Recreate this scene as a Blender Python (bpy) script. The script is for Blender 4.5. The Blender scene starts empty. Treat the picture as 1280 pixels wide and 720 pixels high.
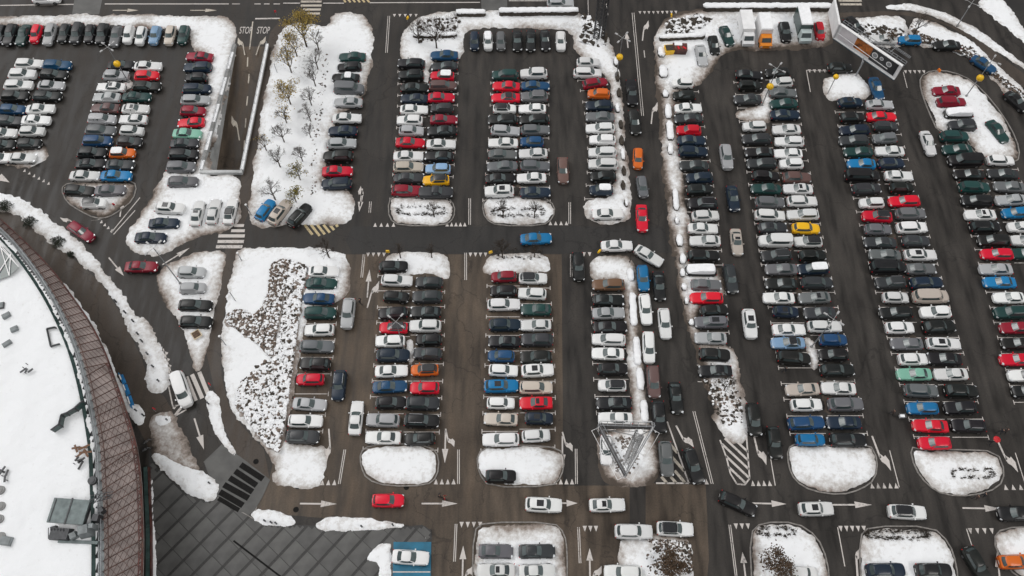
import bpy, bmesh, math, random
import numpy as np
from mathutils import Vector, Matrix, geometry, noise as mnoise

random.seed(11)
RNG = np.random.default_rng(5)
S = bpy.context.scene
C = S.collection
PI = math.pi
R = math.radians

# ------------------------------------------------------------------ camera, sky, sun, exposure
H_CAM = 105.0
TILT = R(27.8)
F_PX = 1024.0
cam_d = bpy.data.cameras.new('camera')
cam_d.sensor_width = 36
cam_d.lens = 28.8
cam_d.clip_start = 0.5
cam_d.clip_end = 3000
cam = bpy.data.objects.new('camera', cam_d)
cam.location = (0, 0, H_CAM)
cam.rotation_euler = (TILT, 0, 0)
C.objects.link(cam)
S.camera = cam

world = bpy.data.worlds.new('World')
S.world = world
world.use_nodes = True
wn = world.node_tree
wn.nodes.clear()
w_out = wn.nodes.new('ShaderNodeOutputWorld')
w_bg = wn.nodes.new('ShaderNodeBackground')
w_sky = wn.nodes.new('ShaderNodeTexSky')
w_sky.sky_type = 'NISHITA'
w_sky.sun_disc = False
w_sky.sun_elevation = R(52)
w_sky.sun_rotation = R(-60)
w_sky.air_density = 1.0
w_sky.dust_density = 5.0
w_hsv = wn.nodes.new('ShaderNodeHueSaturation')
w_hsv.inputs['Saturation'].default_value = 0.12      # an even grey cloud cover
wn.links.new(w_sky.outputs[0], w_hsv.inputs['Color'])
wn.links.new(w_hsv.outputs[0], w_bg.inputs['Color'])
w_bg.inputs['Strength'].default_value = 0.112
wn.links.new(w_bg.outputs[0], w_out.inputs['Surface'])

sun_d = bpy.data.lights.new('sun', 'SUN')
sun_d.energy = 1.1
sun_d.angle = R(25)
sun_d.color = (1.0, 0.97, 0.93)
sun = bpy.data.objects.new('sun', sun_d)
sun.rotation_euler = (R(38), 0, R(60))
C.objects.link(sun)

S.view_settings.view_transform = 'Standard'
S.view_settings.look = 'None'
S.view_settings.exposure = 0.0
S.view_settings.gamma = 1.0

# ------------------------------------------------------------------ surveying: photograph pixel -> point at height z
def at(px, py, z=0.0):
    dx = (px - 640.0) / F_PX
    dy = -(py - 360.0) / F_PX
    wy = dy * math.cos(TILT) + math.sin(TILT)
    wz = dy * math.sin(TILT) - math.cos(TILT)
    t = (H_CAM - z) / (-wz)
    return (dx * t, wy * t)

def atv(px, py, z=0.0):
    x, y = at(px, py, z)
    return Vector((x, y, z))

# ------------------------------------------------------------------ materials
def mat(name, col, rough=0.6, metal=0.0, spec=0.5, var=0.0, scale=4.0, bump=0.0, coat=0.0, col2=None, emit=None):
    m = bpy.data.materials.new(name)
    m.use_nodes = True
    nt = m.node_tree
    b = nt.nodes['Principled BSDF']
    b.inputs['Base Color'].default_value = (*col, 1)
    b.inputs['Roughness'].default_value = rough
    b.inputs['Metallic'].default_value = metal
    b.inputs['Specular IOR Level'].default_value = spec
    b.inputs['Coat Weight'].default_value = coat
    b.inputs['Coat Roughness'].default_value = 0.08
    if var > 0 or bump > 0:
        tc = nt.nodes.new('ShaderNodeTexCoord')
        nz = nt.nodes.new('ShaderNodeTexNoise')
        nz.inputs['Scale'].default_value = scale
        nz.inputs['Detail'].default_value = 6
        nt.links.new(tc.outputs['Object'], nz.inputs['Vector'])
        if var > 0:
            mx = nt.nodes.new('ShaderNodeMix'); mx.data_type = 'RGBA'
            c2 = col2 or tuple(c * (1 - var) for c in col)
            mx.inputs[6].default_value = (*[min(1, c * (1 + var)) for c in col], 1)
            mx.inputs[7].default_value = (*c2, 1)
            rp = nt.nodes.new('ShaderNodeMapRange')
            rp.inputs[1].default_value = 0.35; rp.inputs[2].default_value = 0.65
            nt.links.new(nz.outputs[0], rp.inputs[0])
            nt.links.new(rp.outputs[0], mx.inputs[0])
            nt.links.new(mx.outputs[2], b.inputs['Base Color'])
        if bump > 0:
            bp = nt.nodes.new('ShaderNodeBump')
            bp.inputs['Strength'].default_value = bump
            bp.inputs['Distance'].default_value = 0.05
            nt.links.new(nz.outputs[0], bp.inputs['Height'])
            nt.links.new(bp.outputs[0], b.inputs['Normal'])
    if emit:
        b.inputs['Emission Color'].default_value = (*emit, 1)
        b.inputs['Emission Strength'].default_value = 1.0
    return m

def asphalt(name, c_lo, c_hi, stain=0.5, rough=0.55):
    """worn wet asphalt: large stains, fine grain, crack lines"""
    m = bpy.data.materials.new(name); m.use_nodes = True
    nt = m.node_tree; N = nt.nodes; Lk = nt.links
    b = N['Principled BSDF']
    g = N.new('ShaderNodeNewGeometry')
    big = N.new('ShaderNodeTexNoise'); big.inputs['Scale'].default_value = 0.07; big.inputs['Detail'].default_value = 6
    big.inputs['Roughness'].default_value = 0.65
    fine = N.new('ShaderNodeTexNoise'); fine.inputs['Scale'].default_value = 5.0; fine.inputs['Detail'].default_value = 6
    fine.inputs['Roughness'].default_value = 0.75
    mid = N.new('ShaderNodeTexNoise'); mid.inputs['Scale'].default_value = 0.5; mid.inputs['Detail'].default_value = 8
    sep = N.new('ShaderNodeVectorMath'); sep.operation = 'MULTIPLY'; sep.inputs[1].default_value = (1.6, 0.25, 1)
    Lk.new(g.outputs['Position'], sep.inputs[0])
    for n in (big, fine): Lk.new(g.outputs['Position'], n.inputs['Vector'])
    Lk.new(sep.outputs[0], mid.inputs['Vector'])
    r1 = N.new('ShaderNodeMapRange'); r1.inputs[1].default_value = 0.36; r1.inputs[2].default_value = 0.64
    Lk.new(big.outputs[0], r1.inputs[0])
    mx = N.new('ShaderNodeMix'); mx.data_type = 'RGBA'
    mx.inputs[6].default_value = (*c_lo, 1); mx.inputs[7].default_value = (*c_hi, 1)
    Lk.new(r1.outputs[0], mx.inputs[0])
    r2 = N.new('ShaderNodeMapRange'); r2.inputs[1].default_value = 0.3; r2.inputs[2].default_value = 0.7
    r2.inputs[3].default_value = 1 - stain * 0.5; r2.inputs[4].default_value = 1 + stain * 0.5
    Lk.new(mid.outputs[0], r2.inputs[0])
    r3 = N.new('ShaderNodeMapRange'); r3.inputs[1].default_value = 0.25; r3.inputs[2].default_value = 0.75
    r3.inputs[3].default_value = 0.7; r3.inputs[4].default_value = 1.3
    Lk.new(fine.outputs[0], r3.inputs[0])
    # cracks
    wrp = N.new('ShaderNodeTexNoise'); wrp.inputs['Scale'].default_value = 0.35; wrp.inputs['Detail'].default_value = 5
    Lk.new(g.outputs['Position'], wrp.inputs['Vector'])
    add = N.new('ShaderNodeVectorMath'); add.operation = 'MULTIPLY_ADD'; add.inputs[1].default_value = (6, 6, 0)
    Lk.new(wrp.outputs[1], add.inputs[0]); Lk.new(g.outputs['Position'], add.inputs[2])
    vor = N.new('ShaderNodeTexVoronoi'); vor.feature = 'DISTANCE_TO_EDGE'; vor.inputs['Scale'].default_value = 0.07
    Lk.new(add.outputs[0], vor.inputs['Vector'])
    r4 = N.new('ShaderNodeMapRange'); r4.inputs[1].default_value = 0.0; r4.inputs[2].default_value = 0.007
    r4.inputs[3].default_value = 0.58; r4.inputs[4].default_value = 1.0
    Lk.new(vor.outputs['Distance'], r4.inputs[0])
    m1 = N.new('ShaderNodeMath'); m1.operation = 'MULTIPLY'; Lk.new(r2.outputs[0], m1.inputs[0]); Lk.new(r3.outputs[0], m1.inputs[1])
    m2 = N.new('ShaderNodeMath'); m2.operation = 'MULTIPLY'; Lk.new(m1.outputs[0], m2.inputs[0]); Lk.new(r4.outputs[0], m2.inputs[1])
    vm = N.new('ShaderNodeVectorMath'); vm.operation = 'SCALE'
    Lk.new(mx.outputs[2], vm.inputs[0]); Lk.new(m2.outputs[0], vm.inputs['Scale'])
    Lk.new(vm.outputs[0], b.inputs['Base Color'])
    r5 = N.new('ShaderNodeMapRange'); r5.inputs[1].default_value = 0.35; r5.inputs[2].default_value = 0.65
    r5.inputs[3].default_value = rough - 0.18; r5.inputs[4].default_value = rough + 0.2
    Lk.new(mid.outputs[0], r5.inputs[0]); Lk.new(r5.outputs[0], b.inputs['Roughness'])
    b.inputs['Specular IOR Level'].default_value = 0.3
    bp = N.new('ShaderNodeBump'); bp.inputs['Strength'].default_value = 0.3; bp.inputs['Distance'].default_value = 0.02
    Lk.new(fine.outputs[0], bp.inputs['Height']); Lk.new(bp.outputs[0], b.inputs['Normal'])
    return m

def snow_material():
    """white snow; the 'dirt' attribute (slush, tyre spray, bare soil) browns it, 'litter' sprinkles twigs and leaves"""
    m = bpy.data.materials.new('snow'); m.use_nodes = True
    nt = m.node_tree; N = nt.nodes; Lk = nt.links
    b = N['Principled BSDF']
    g = N.new('ShaderNodeNewGeometry')
    a1 = N.new('ShaderNodeAttribute'); a1.attribute_name = 'dirt'
    a2 = N.new('ShaderNodeAttribute'); a2.attribute_name = 'litter'
    fine = N.new('ShaderNodeTexNoise'); fine.inputs['Scale'].default_value = 1.5; fine.inputs['Detail'].default_value = 9
    fine.inputs['Roughness'].default_value = 0.7
    mid = N.new('ShaderNodeTexNoise'); mid.inputs['Scale'].default_value = 0.5; mid.inputs['Detail'].default_value = 6
    for n in (fine, mid): Lk.new(g.outputs['Position'], n.inputs['Vector'])
    # dirt amount = attr + (fine-0.5)*0.9
    ma = N.new('ShaderNodeMath'); ma.operation = 'MULTIPLY_ADD'; ma.inputs[1].default_value = 1.3; ma.inputs[2].default_value = -0.65
    Lk.new(fine.outputs[0], ma.inputs[0])
    ad = N.new('ShaderNodeMath'); ad.operation = 'ADD'; Lk.new(ma.outputs[0], ad.inputs[0]); Lk.new(a1.outputs['Fac'], ad.inputs[1])
    r = N.new('ShaderNodeMapRange'); r.inputs[1].default_value = 0.15; r.inputs[2].default_value = 1.15
    Lk.new(ad.outputs[0], r.inputs[0])
    ramp = N.new('ShaderNodeValToRGB')
    e = ramp.color_ramp.elements
    e[0].position = 0.0; e[0].color = (0.86, 0.875, 0.89, 1)
    e[1].position = 1.0; e[1].color = (0.085, 0.068, 0.055, 1)
    k = ramp.color_ramp.elements.new(0.3); k.color = (0.60, 0.585, 0.57, 1)
    k = ramp.color_ramp.elements.new(0.65); k.color = (0.30, 0.255, 0.225, 1)
    Lk.new(r.outputs[0], ramp.inputs[0])
    # litter specks
    vor = N.new('ShaderNodeTexNoise'); vor.inputs['Scale'].default_value = 2.1; vor.inputs['Detail'].default_value = 10
    vor.inputs['Roughness'].default_value = 0.8
    Lk.new(g.outputs['Position'], vor.inputs['Vector'])
    th = N.new('ShaderNodeMapRange'); th.inputs[1].default_value = 0.0; th.inputs[2].default_value = 1.0
    th.inputs[3].default_value = 1.2; th.inputs[4].default_value = 0.45; Lk.new(a2.outputs['Fac'], th.inputs[0])
    sb = N.new('ShaderNodeMath'); sb.operation = 'SUBTRACT'; Lk.new(vor.outputs[0], sb.inputs[0]); Lk.new(th.outputs[0], sb.inputs[1])
    sr = N.new('ShaderNodeMapRange'); sr.inputs[1].default_value = 0.0; sr.inputs[2].default_value = 0.06
    Lk.new(sb.outputs[0], sr.inputs[0])
    mx = N.new('ShaderNodeMix'); mx.data_type = 'RGBA'; mx.inputs[7].default_value = (0.12, 0.10, 0.085, 1)
    Lk.new(sr.outputs[0], mx.inputs[0]); Lk.new(ramp.outputs[0], mx.inputs[6])
    Lk.new(mx.outputs[2], b.inputs['Base Color'])
    b.inputs['Roughness'].default_value = 0.75
    b.inputs['Specular IOR Level'].default_value = 0.2
    b1 = N.new('ShaderNodeBump'); b1.inputs['Strength'].default_value = 0.55; b1.inputs['Distance'].default_value = 0.10
    Lk.new(fine.outputs[0], b1.inputs['Height'])
    b2 = N.new('ShaderNodeBump'); b2.inputs['Strength'].default_value = 0.4; b2.inputs['Distance'].default_value = 0.5
    Lk.new(mid.outputs[0], b2.inputs['Height']); Lk.new(b1.outputs[0], b2.inputs['Normal'])
    Lk.new(b2.outputs[0], b.inputs['Normal'])
    return m

def marking_material(name, col, wear=0.5):
    """worn road paint: flakes off to asphalt"""
    m = bpy.data.materials.new(name); m.use_nodes = True
    nt = m.node_tree; N = nt.nodes; Lk = nt.links
    b = N['Principled BSDF']; g = N.new('ShaderNodeNewGeometry')
    n = N.new('ShaderNodeTexNoise'); n.inputs['Scale'].default_value = 3.0; n.inputs['Detail'].default_value = 8
    n.inputs['Roughness'].default_value = 0.75
    n2 = N.new('ShaderNodeTexNoise'); n2.inputs['Scale'].default_value = 0.25
    Lk.new(g.outputs['Position'], n.inputs['Vector']); Lk.new(g.outputs['Position'], n2.inputs['Vector'])
    a = N.new('ShaderNodeMath'); a.operation = 'MULTIPLY_ADD'; a.inputs[1].default_value = 0.6
    Lk.new(n2.outputs[0], a.inputs[0]); Lk.new(n.outputs[0], a.inputs[2])
    r = N.new('ShaderNodeMapRange'); r.inputs[1].default_value = 0.80 + 0.2 * (1 - wear); r.inputs[2].default_value = 1.05 + 0.2 * (1 - wear)
    Lk.new(a.outputs[0], r.inputs[0])
    mx = N.new('ShaderNodeMix'); mx.data_type = 'RGBA'
    mx.inputs[6].default_value = (*col, 1); mx.inputs[7].default_value = (0.06, 0.052, 0.047, 1)
    Lk.new(r.outputs[0], mx.inputs[0]); Lk.new(mx.outputs[2], b.inputs['Base Color'])
    b.inputs['Roughness'].default_value = 0.6
    return m

def paint_material(name, from_attr):
    m = bpy.data.materials.new(name); m.use_nodes = True
    nt = m.node_tree; N = nt.nodes; Lk = nt.links
    b = N['Principled BSDF']
    if from_attr:
        a = N.new('ShaderNodeAttribute'); a.attribute_name = 'paint'; col = a.outputs['Color']
    else:
        a = N.new('ShaderNodeObjectInfo'); col = a.outputs['Color']
    g = N.new('ShaderNodeNewGeometry')
    n = N.new('ShaderNodeTexNoise'); n.inputs['Scale'].default_value = 2.0; n.inputs['Detail'].default_value = 5
    Lk.new(g.outputs['Position'], n.inputs['Vector'])
    r = N.new('ShaderNodeMapRange'); r.inputs[1].default_value = 0.3; r.inputs[2].default_value = 0.7
    r.inputs[3].default_value = 0.0; r.inputs[4].default_value = 0.035
    Lk.new(n.outputs[0], r.inputs[0])
    mx = N.new('ShaderNodeMix'); mx.data_type = 'RGBA'; mx.inputs[7].default_value = (0.16, 0.14, 0.12, 1)   # winter road grime
    Lk.new(r.outputs[0], mx.inputs[0]); Lk.new(col, mx.inputs[6]); Lk.new(mx.outputs[2], b.inputs['Base Color'])
    b.inputs['Roughness'].default_value = 0.38
    b.inputs['Specular IOR Level'].default_value = 0.25
    b.inputs['Coat Weight'].default_value = 0.3
    b.inputs['Coat Roughness'].default_value = 0.12
    return m

M = {}
M['asphalt'] = asphalt('asphalt', (0.027, 0.0235, 0.0208), (0.040, 0.0355, 0.0315), 1.05)
M['asphalt_new'] = asphalt('asphalt_new', (0.026, 0.0245, 0.0235), (0.034, 0.0315, 0.0295), 0.6)
M['asphalt_brown'] = asphalt('asphalt_brown', (0.058, 0.043, 0.031), (0.092, 0.071, 0.053), 1.05)
M['path'] = asphalt('path_brown', (0.050, 0.039, 0.031), (0.070, 0.056, 0.045), 0.5)
M['snow'] = snow_material()
M['marking'] = marking_material('road_paint_white', (0.56, 0.52, 0.49), 0.85)
M['marking_worn'] = marking_material('road_paint_worn', (0.50, 0.45, 0.38), 1.0)
M['yellow_marking'] = marking_material('road_paint_yellow', (0.50, 0.40, 0.22), 0.7)
M['paint'] = paint_material('car_paint', False)
M['paint_stuff'] = paint_material('car_paint_far', True)
M['glass'] = mat('car_glass', (0.050, 0.066, 0.068), 0.10, 0, 0.8, var=0.25, scale=0.35)  # base colour raised to stand in for reflected sky
M['screen_glass'] = mat('windscreen_glass', (0.085, 0.108, 0.108), 0.10, 0, 0.8, var=0.5, scale=0.3)  # paler than the other car glass: sky reflection painted into the colour
M['black_plastic'] = mat('black_plastic', (0.014, 0.014, 0.015), 0.5)
M['tyre'] = mat('tyre_rubber', (0.015, 0.015, 0.015), 0.85)
M['alloy'] = mat('alloy_rim', (0.32, 0.32, 0.33), 0.35, 0.8)
M['headlight'] = mat('headlight_lens', (0.72, 0.74, 0.76), 0.12, 0.2, 0.8)
M['taillight'] = mat('tail_light_lens', (0.42, 0.012, 0.014), 0.2)
M['plate'] = mat('number_plate', (0.7, 0.7, 0.68), 0.4)
M['roofpanel'] = mat('black_roof_panel', (0.016, 0.017, 0.019), 0.15, 0, 0.7)
M['rail'] = mat('roof_rail_metal', (0.45, 0.46, 0.48), 0.35, 0.6)
M['white_panel'] = mat('white_painted_metal', (0.80, 0.80, 0.80), 0.5, var=0.06, scale=1.0)
M['grey_metal'] = mat('galvanised_steel', (0.30, 0.31, 0.32), 0.5, 0.4, var=0.15, scale=3)
M['dark_metal'] = mat('dark_steel', (0.060, 0.062, 0.066), 0.5, 0.4, var=0.2, scale=3)
M['kerb'] = mat('kerb_stone', (0.22, 0.205, 0.19), 0.8, var=0.25, scale=2.5, bump=0.2)
M['concrete'] = mat('concrete', (0.26, 0.26, 0.255), 0.8, var=0.22, scale=0.8, bump=0.2)
M['slab'] = mat('paving_slab', (0.078, 0.077, 0.074), 0.55, var=0.22, scale=0.45, bump=0.15)
M['slab_b'] = mat('paving_slab_pale', (0.088, 0.087, 0.083), 0.55, var=0.2, scale=0.5, bump=0.15)
M['slab_joint'] = mat('dark_joint', (0.030, 0.0285, 0.0275), 0.6, var=0.2)
M['black_stone'] = mat('black_granite', (0.012, 0.0115, 0.011), 0.85, 0, 0.15, var=0.2)
M['bark'] = mat('bark', (0.060, 0.045, 0.034), 0.9, var=0.3, scale=8)
M['bark_grey'] = mat('twig_grey', (0.075, 0.062, 0.052), 0.9, var=0.3, scale=8)
M['leaf_yellow'] = mat('leaves_yellow', (0.33, 0.235, 0.050), 0.7, var=0.45, scale=2.5)
M['leaf_green'] = mat('leaves_green', (0.20, 0.17, 0.035), 0.7, var=0.4, scale=2.5)
M['leaf_brown'] = mat('leaves_brown', (0.095, 0.060, 0.035), 0.8, var=0.45, scale=3)
M['needle'] = mat('dark_needles', (0.032, 0.040, 0.028), 0.85, var=0.4, scale=3)
M['hedge'] = mat('hedge_twigs', (0.052, 0.043, 0.034), 0.95, var=0.5, scale=6, bump=0.5)
M['rock'] = mat('bed_rubble', (0.15, 0.115, 0.092), 0.9, var=0.5, scale=3, bump=0.4)
M['snow_plain'] = mat('snow_cap', (0.86, 0.87, 0.885), 0.75, 0, 0.2, var=0.05, scale=2, bump=0.3)
M['globe'] = mat('yellow_globe', (0.85, 0.50, 0.012), 0.4, var=0.12, scale=2)
M['blue_floor'] = mat('blue_painted_floor', (0.010, 0.13, 0.22), 0.4, var=0.2, scale=0.8)
M['blue_tarp'] = mat('blue_panel', (0.02, 0.17, 0.38), 0.5, var=0.2, scale=2)
M['panel_back'] = mat('billboard_back', (0.12, 0.115, 0.115), 0.6, var=0.3, scale=1.5)
M['mast_pale'] = mat('pale_mast_steel', (0.50, 0.50, 0.50), 0.5, 0.1)
M['lamp_grey'] = mat('lamp_grey', (0.42, 0.42, 0.42), 0.5)
M['lattice'] = mat('rust_brown_steel', (0.085, 0.045, 0.035), 0.6, 0.2, var=0.4, scale=1.5)
M['lattice_red'] = mat('rust_red_steel', (0.085, 0.030, 0.024), 0.6, 0.2, var=0.5, scale=1.0)
M['panel_taupe'] = mat('taupe_roof_panel', (0.27, 0.225, 0.21), 0.6, var=0.22, scale=0.5)
M['green_glass'] = mat('green_glazing', (0.045, 0.075, 0.070), 0.2, 0, 0.7, var=0.3, scale=0.8)
M['roof_grey'] = mat('roof_grey', (0.20, 0.22, 0.225), 0.6, var=0.25, scale=1.0)
M['hvac'] = mat('hvac_greygreen', (0.13, 0.16, 0.16), 0.5, 0.2, var=0.25, scale=1.2)
M['wood'] = mat('wood_brown', (0.15, 0.075, 0.04), 0.7, var=0.3, scale=5)
M['orange'] = mat('orange_paint', (0.75, 0.18, 0.01), 0.5, var=0.1)
M['red'] = mat('red_fabric', (0.55, 0.012, 0.02), 0.6)
M['skin'] = mat('skin', (0.45, 0.27, 0.19), 0.6)
M['coat_dark'] = mat('dark_coat', (0.02, 0.02, 0.024), 0.85)
M['coat_brown'] = mat('brown_coat', (0.06, 0.04, 0.035), 0.85)
M['coat_red'] = mat('red_coat', (0.30, 0.03, 0.03), 0.85)
M['trolley'] = mat('trolley_wire', (0.35, 0.36, 0.37), 0.4, 0.7)
M['wall_white'] = mat('ramp_wall', (0.46, 0.47, 0.47), 0.7, var=0.22, scale=0.6, bump=0.1)
M['cream_sign'] = mat('cream_sign', (0.6, 0.5, 0.35), 0.6)
M['sign_blue'] = mat('sign_teal', (0.02, 0.10, 0.15), 0.4, var=0.2)
M['sign_photo'] = mat('sign_print_orange', (0.42, 0.13, 0.02), 0.5, var=0.6, scale=1.2, col2=(0.10, 0.03, 0.01))
M['sign_black'] = mat('sign_print_black', (0.022, 0.022, 0.024), 0.4)
M['sign_pink'] = mat('sign_print_pale', (0.74, 0.70, 0.72), 0.5, var=0.1, scale=0.6)

# ------------------------------------------------------------------ helpers
class MB:
    """collects simple shapes, builds ONE mesh object"""
    def __init__(s): s.v = []; s.f = []; s.m = []; s.cur = 0
    def add(s, vs, fs, mi=None):
        o = len(s.v); s.v.extend([tuple(p) for p in vs])
        for f in fs: s.f.append(tuple(i + o for i in f)); s.m.append(s.cur if mi is None else mi)
    def box(s, c, d, rz=0.0, mi=None, taper=1.0):
        x, y, z = c; a, b, h = d[0] / 2, d[1] / 2, d[2] / 2
        cs, sn = math.cos(rz), math.sin(rz); vs = []
        for dz, k in ((-h, 1.0), (h, taper)):
            for sx, sy in ((-1, -1), (1, -1), (1, 1), (-1, 1)):
                px, py = sx * a * k, sy * b * k
                vs.append((x + px * cs - py * sn, y + px * sn + py * cs, z + dz))
        s.add(vs, [(3, 2, 1, 0), (4, 5, 6, 7), (0, 1, 5, 4), (1, 2, 6, 5), (2, 3, 7, 6), (3, 0, 4, 7)], mi)
    def tube(s, p, q, r1, r2=None, n=6, mi=None, cap=True):
        r2 = r1 if r2 is None else r2
        p = Vector(p); q = Vector(q); d = (q - p)
        if d.length < 1e-6: return
        d.normalize(); a = d.orthogonal().normalized(); b = d.cross(a); vs = []
        for c, r in ((p, r1), (q, r2)):
            for i in range(n):
                t = 2 * PI * i / n; vs.append(c + a * (r * math.cos(t)) + b * (r * math.sin(t)))
        fs = [(i, (i + 1) % n, n + (i + 1) % n, n + i) for i in range(n)]
        if cap: fs += [tuple(range(n - 1, -1, -1)), tuple(range(n, 2 * n))]
        s.add(vs, fs, mi)
    def ball(s, c, r, n=8, mi=None, sq=(1, 1, 1)):
        vs = [(c[0], c[1], c[2] - r * sq[2])]; rings = n // 2
        for j in range(1, rings):
            ph = PI * j / rings - PI / 2
            for i in range(n):
                t = 2 * PI * i / n
                vs.append((c[0] + r * sq[0] * math.cos(ph) * math.cos(t), c[1] + r * sq[1] * math.cos(ph) * math.sin(t), c[2] + r * sq[2] * math.sin(ph)))
        vs.append((c[0], c[1], c[2] + r * sq[2])); fs = []
        for i in range(n): fs.append((0, 1 + (i + 1) % n, 1 + i))
        for j in range(rings - 2):
            for i in range(n):
                a = 1 + j * n + i; b2 = 1 + j * n + (i + 1) % n; fs.append((a, b2, b2 + n, a + n))
        t = len(vs) - 1; o = 1 + (rings - 2) * n
        for i in range(n): fs.append((t, o + i, o + (i + 1) % n))
        s.add(vs, fs, mi)
    def build(s, name, mats, parent=None, smooth=False, loc=None):
        me = bpy.data.meshes.new(name)
        me.from_pydata(s.v, [], s.f)
        if not isinstance(mats, (list, tuple)): mats = [mats]
        for m in mats: me.materials.append(m)
        if len(mats) > 1: me.polygons.foreach_set('material_index', s.m)
        if smooth: me.polygons.foreach_set('use_smooth', [True] * len(me.polygons))
        me.update()
        return link(name, me, parent, loc)

def link(name, me, parent=None, loc=None, color=None):
    o = bpy.data.objects.new(name, me); C.objects.link(o)
    if parent: o.parent = parent
    if loc: o.location = loc
    if color: o.color = (*color, 1)
    return o

def tag(o, label=None, cat=None, group=None, kind=None):
    if label: o['label'] = label
    if cat: o['category'] = cat
    if group: o['group'] = group
    if kind: o['kind'] = kind
    return o

def empty(name, loc=(0, 0, 0), rz=0.0):
    o = bpy.data.objects.new(name, None); C.objects.link(o)
    o.location = loc; o.rotation_euler = (0, 0, rz); o.empty_display_size = 0.3
    return o

def P(pts, z=0.0): return [at(x, y, z) for x, y in pts]

def sheet(name, pts, z, m, kind='structure', parent=None, holes=()):
    loops = [[Vector((x, y, 0)) for x, y in pts]] + [[Vector((x, y, 0)) for x, y in h] for h in holes]
    tris = geometry.tessellate_polygon(loops)
    flat = [p for l in loops for p in l]
    me = bpy.data.meshes.new(name)
    fs = []
    for a, b, c in tris:
        n = (flat[b] - flat[a]).cross(flat[c] - flat[a])
        fs.append((a, b, c) if n.z > 0 else (a, c, b))
    me.from_pydata([(p.x, p.y, z) for p in flat], [], fs)
    me.materials.append(m); me.update()
    o = link(name, me, parent)
    if kind: o['kind'] = kind
    return o

def smooth_poly(pts, n=2):
    for _ in range(n):
        q = []
        for i in range(len(pts)):
            a = pts[i]; b = pts[(i + 1) % len(pts)]
            q.append((a[0] * .75 + b[0] * .25, a[1] * .75 + b[1] * .25)); q.append((a[0] * .25 + b[0] * .75, a[1] * .25 + b[1] * .75))
        pts = q
    return pts

def inside(x, y, poly):
    c = False; n = len(poly); j = n - 1
    for i in range(n):
        if (poly[i][1] > y) != (poly[j][1] > y) and x < (poly[j][0] - poly[i][0]) * (y - poly[i][1]) / (poly[j][1] - poly[i][1]) + poly[i][0]: c = not c
        j = i
    return c

# smooth value noise on arrays
_G = RNG.random((256, 256))
def vnoise(x, y, s):
    x = x * s + 1000.3; y = y * s + 1000.7
    xi = np.floor(x).astype(int); yi = np.floor(y).astype(int); fx = x - xi; fy = y - yi
    fx = fx * fx * (3 - 2 * fx); fy = fy * fy * (3 - 2 * fy)
    g = lambda a, b: _G[a % 256, b % 256]
    return (g(xi, yi) * (1 - fx) + g(xi + 1, yi) * fx) * (1 - fy) + (g(xi, yi + 1) * (1 - fx) + g(xi + 1, yi + 1) * fx) * fy

def sdf(X, Y, poly):
    """positive inside"""
    d = np.full(X.shape, 1e9); ins = np.zeros(X.shape, bool); n = len(poly)
    for i in range(n):
        ax, ay = poly[i]; bx, by = poly[(i + 1) % n]
        ex, ey = bx - ax, by - ay; l2 = ex * ex + ey * ey + 1e-12
        t = np.clip(((X - ax) * ex + (Y - ay) * ey) / l2, 0, 1)
        d = np.minimum(d, np.hypot(X - ax - t * ex, Y - ay - t * ey))
        if ay != by:
            c = ((ay > Y) != (by > Y)) & (X < ex * (Y - ay) / (ey) + ax)
            ins ^= c
    return np.where(ins, d, -d)

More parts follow.
